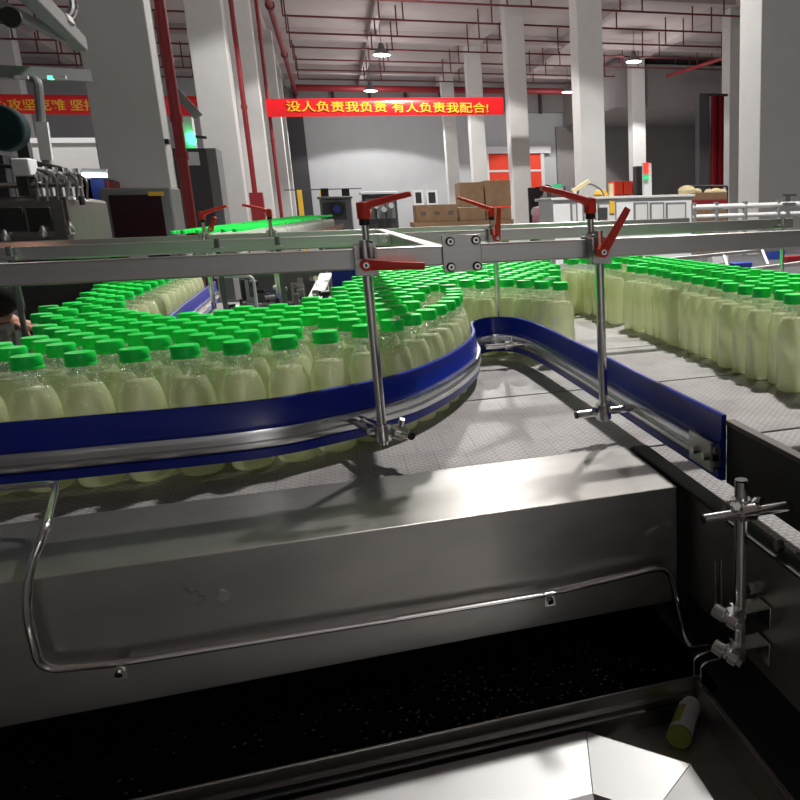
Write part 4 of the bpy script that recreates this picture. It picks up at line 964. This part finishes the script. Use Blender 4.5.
# far conveyor with a run of bottles (left of centre, beyond the beams)
yF0, yF1 = 6.3, 11.5
t = thing('far_conveyor', (-.6, 8, 0), 'narrow far conveyor carrying green-capped bottles left of centre', 'conveyor')
A = V((-.84, 6.0, 0)); Bp = V((-.15, 11.6, 0)); zF = 1.265; dz = .085
MB().beam((A.x, A.y, zF - .03), (Bp.x, Bp.y, zF - .03 + dz), .52, .05).build('belt_surface', 'belt', t)
MB().beam((A.x + .28, A.y, zF + .06), (Bp.x + .28, Bp.y, zF + .06 + dz), .01, .05).build('side_rail', 'chrome', t)
for k in range(4):
    p = A.lerp(Bp, k / 3.2 + .02); B(p.x - .03, p.x + .03, p.y, p.y + .06, 0, zF - .055).build('leg', 'steel_dark', t)
dr = (Bp - A).normalized(); nr = V((dr.y, -dr.x, 0)); far = []
Lf = (Bp - A).length; k = 0
for row in range(58):
    for lane in range(6):
        if random.random() < .93: far.append(A + dr * (.06 + row * .088 + lane % 2 * .04) + nr * (.205 - lane * .082) + V((0, 0, zF - .003 + dz * (.06 + row * .088) / Lf)))
t2 = thing('bottle_mass', far[0], 'distant green-capped bottles crowded on the far conveyor left of centre', 'bottles'); t2['kind'] = 'stuff'
for nm_, src, mt in (('bottle_bodies', l0, 'pale_glass'), ('caps', c0, 'green_cap')):
    mb = MB(); vs = [v.co.copy() for v in src.data.vertices]; fs = [tuple(p.vertices) for p in src.data.polygons]
    for q in far: mb.add([v + q for v in vs], fs)
    o = mb.build(nm_, mt, t2, smooth=50); o['kind'] = 'stuff'

# floor tray rails at right beyond the right-hand group
t = thing('side_conveyor', (2.4, 3.6, 0), 'pale framed side conveyor with slanting bars beyond the right-hand bottles', 'conveyor')
for (u0, v0, u1, v1, y0_, y1_, w) in ((640, 262, 810, 246, 5.2, 4.8, .022), (690, 277, 810, 262, 4.2, 3.9, .02), (724, 283, 810, 275, 3.9, 3.8, .014), (724, 256, 728, 268, 4.6, 4.3, .016), (762, 250, 768, 265, 4.6, 4.2, .016)):
    MB().beam(at(u0, v0, y=y0_), at(u1, v1, y=y1_), w, w).build('frame_bar', 'column_pale', t, bevel=.003)
B(1.65, 6.5, 3.75, 7.6, .98, 1.02).build('bed', 'dark_grey', t)
for x in (1.7, 6.4):
    for y in (3.85, 7.5): B(x - .03, x + .03, y - .03, y + .03, 0, .98).build('leg', 'grey', t)
for i, (x, y, mt) in enumerate(((2.9, 5.6, 'blue_dull'), (3.6, 6.0, 'pipe_red'), (2.3, 4.6, 'grey'), (3.2, 6.6, 'white'), (2.6, 6.2, 'dark_green'), (3.9, 6.8, 'blue_dull'), (2.1, 4.2, 'grey'), (4.4, 6.4, 'dark_grey'))):
    B(x, x + .16, y, y + .1, 1.02, 1.10).build('gear_unit', mt, t, bevel=.005)

for o in bpy.data.objects:
    if '_o' in o: del o['_o']

# ------------------------------------------------------------------ world and view
w = bpy.data.worlds.new('world'); sc.world = w; w.use_nodes = True
bg = w.node_tree.nodes['Background']; bg.inputs[0].default_value = (.85, .9, 1, 1); bg.inputs[1].default_value = .35
sc.view_settings.view_transform = 'Standard'; sc.view_settings.look = 'None'; sc.view_settings.gamma = 1; sc.view_settings.exposure = .38
sc.view_settings.use_curve_mapping = False
sc.cycles.use_denoising = True
sc.cycles.max_bounces = 10; sc.cycles.diffuse_bounces = 3; sc.cycles.glossy_bounces = 4; sc.cycles.transparent_max_bounces = 24
sc.cycles.sample_clamp_indirect = 6
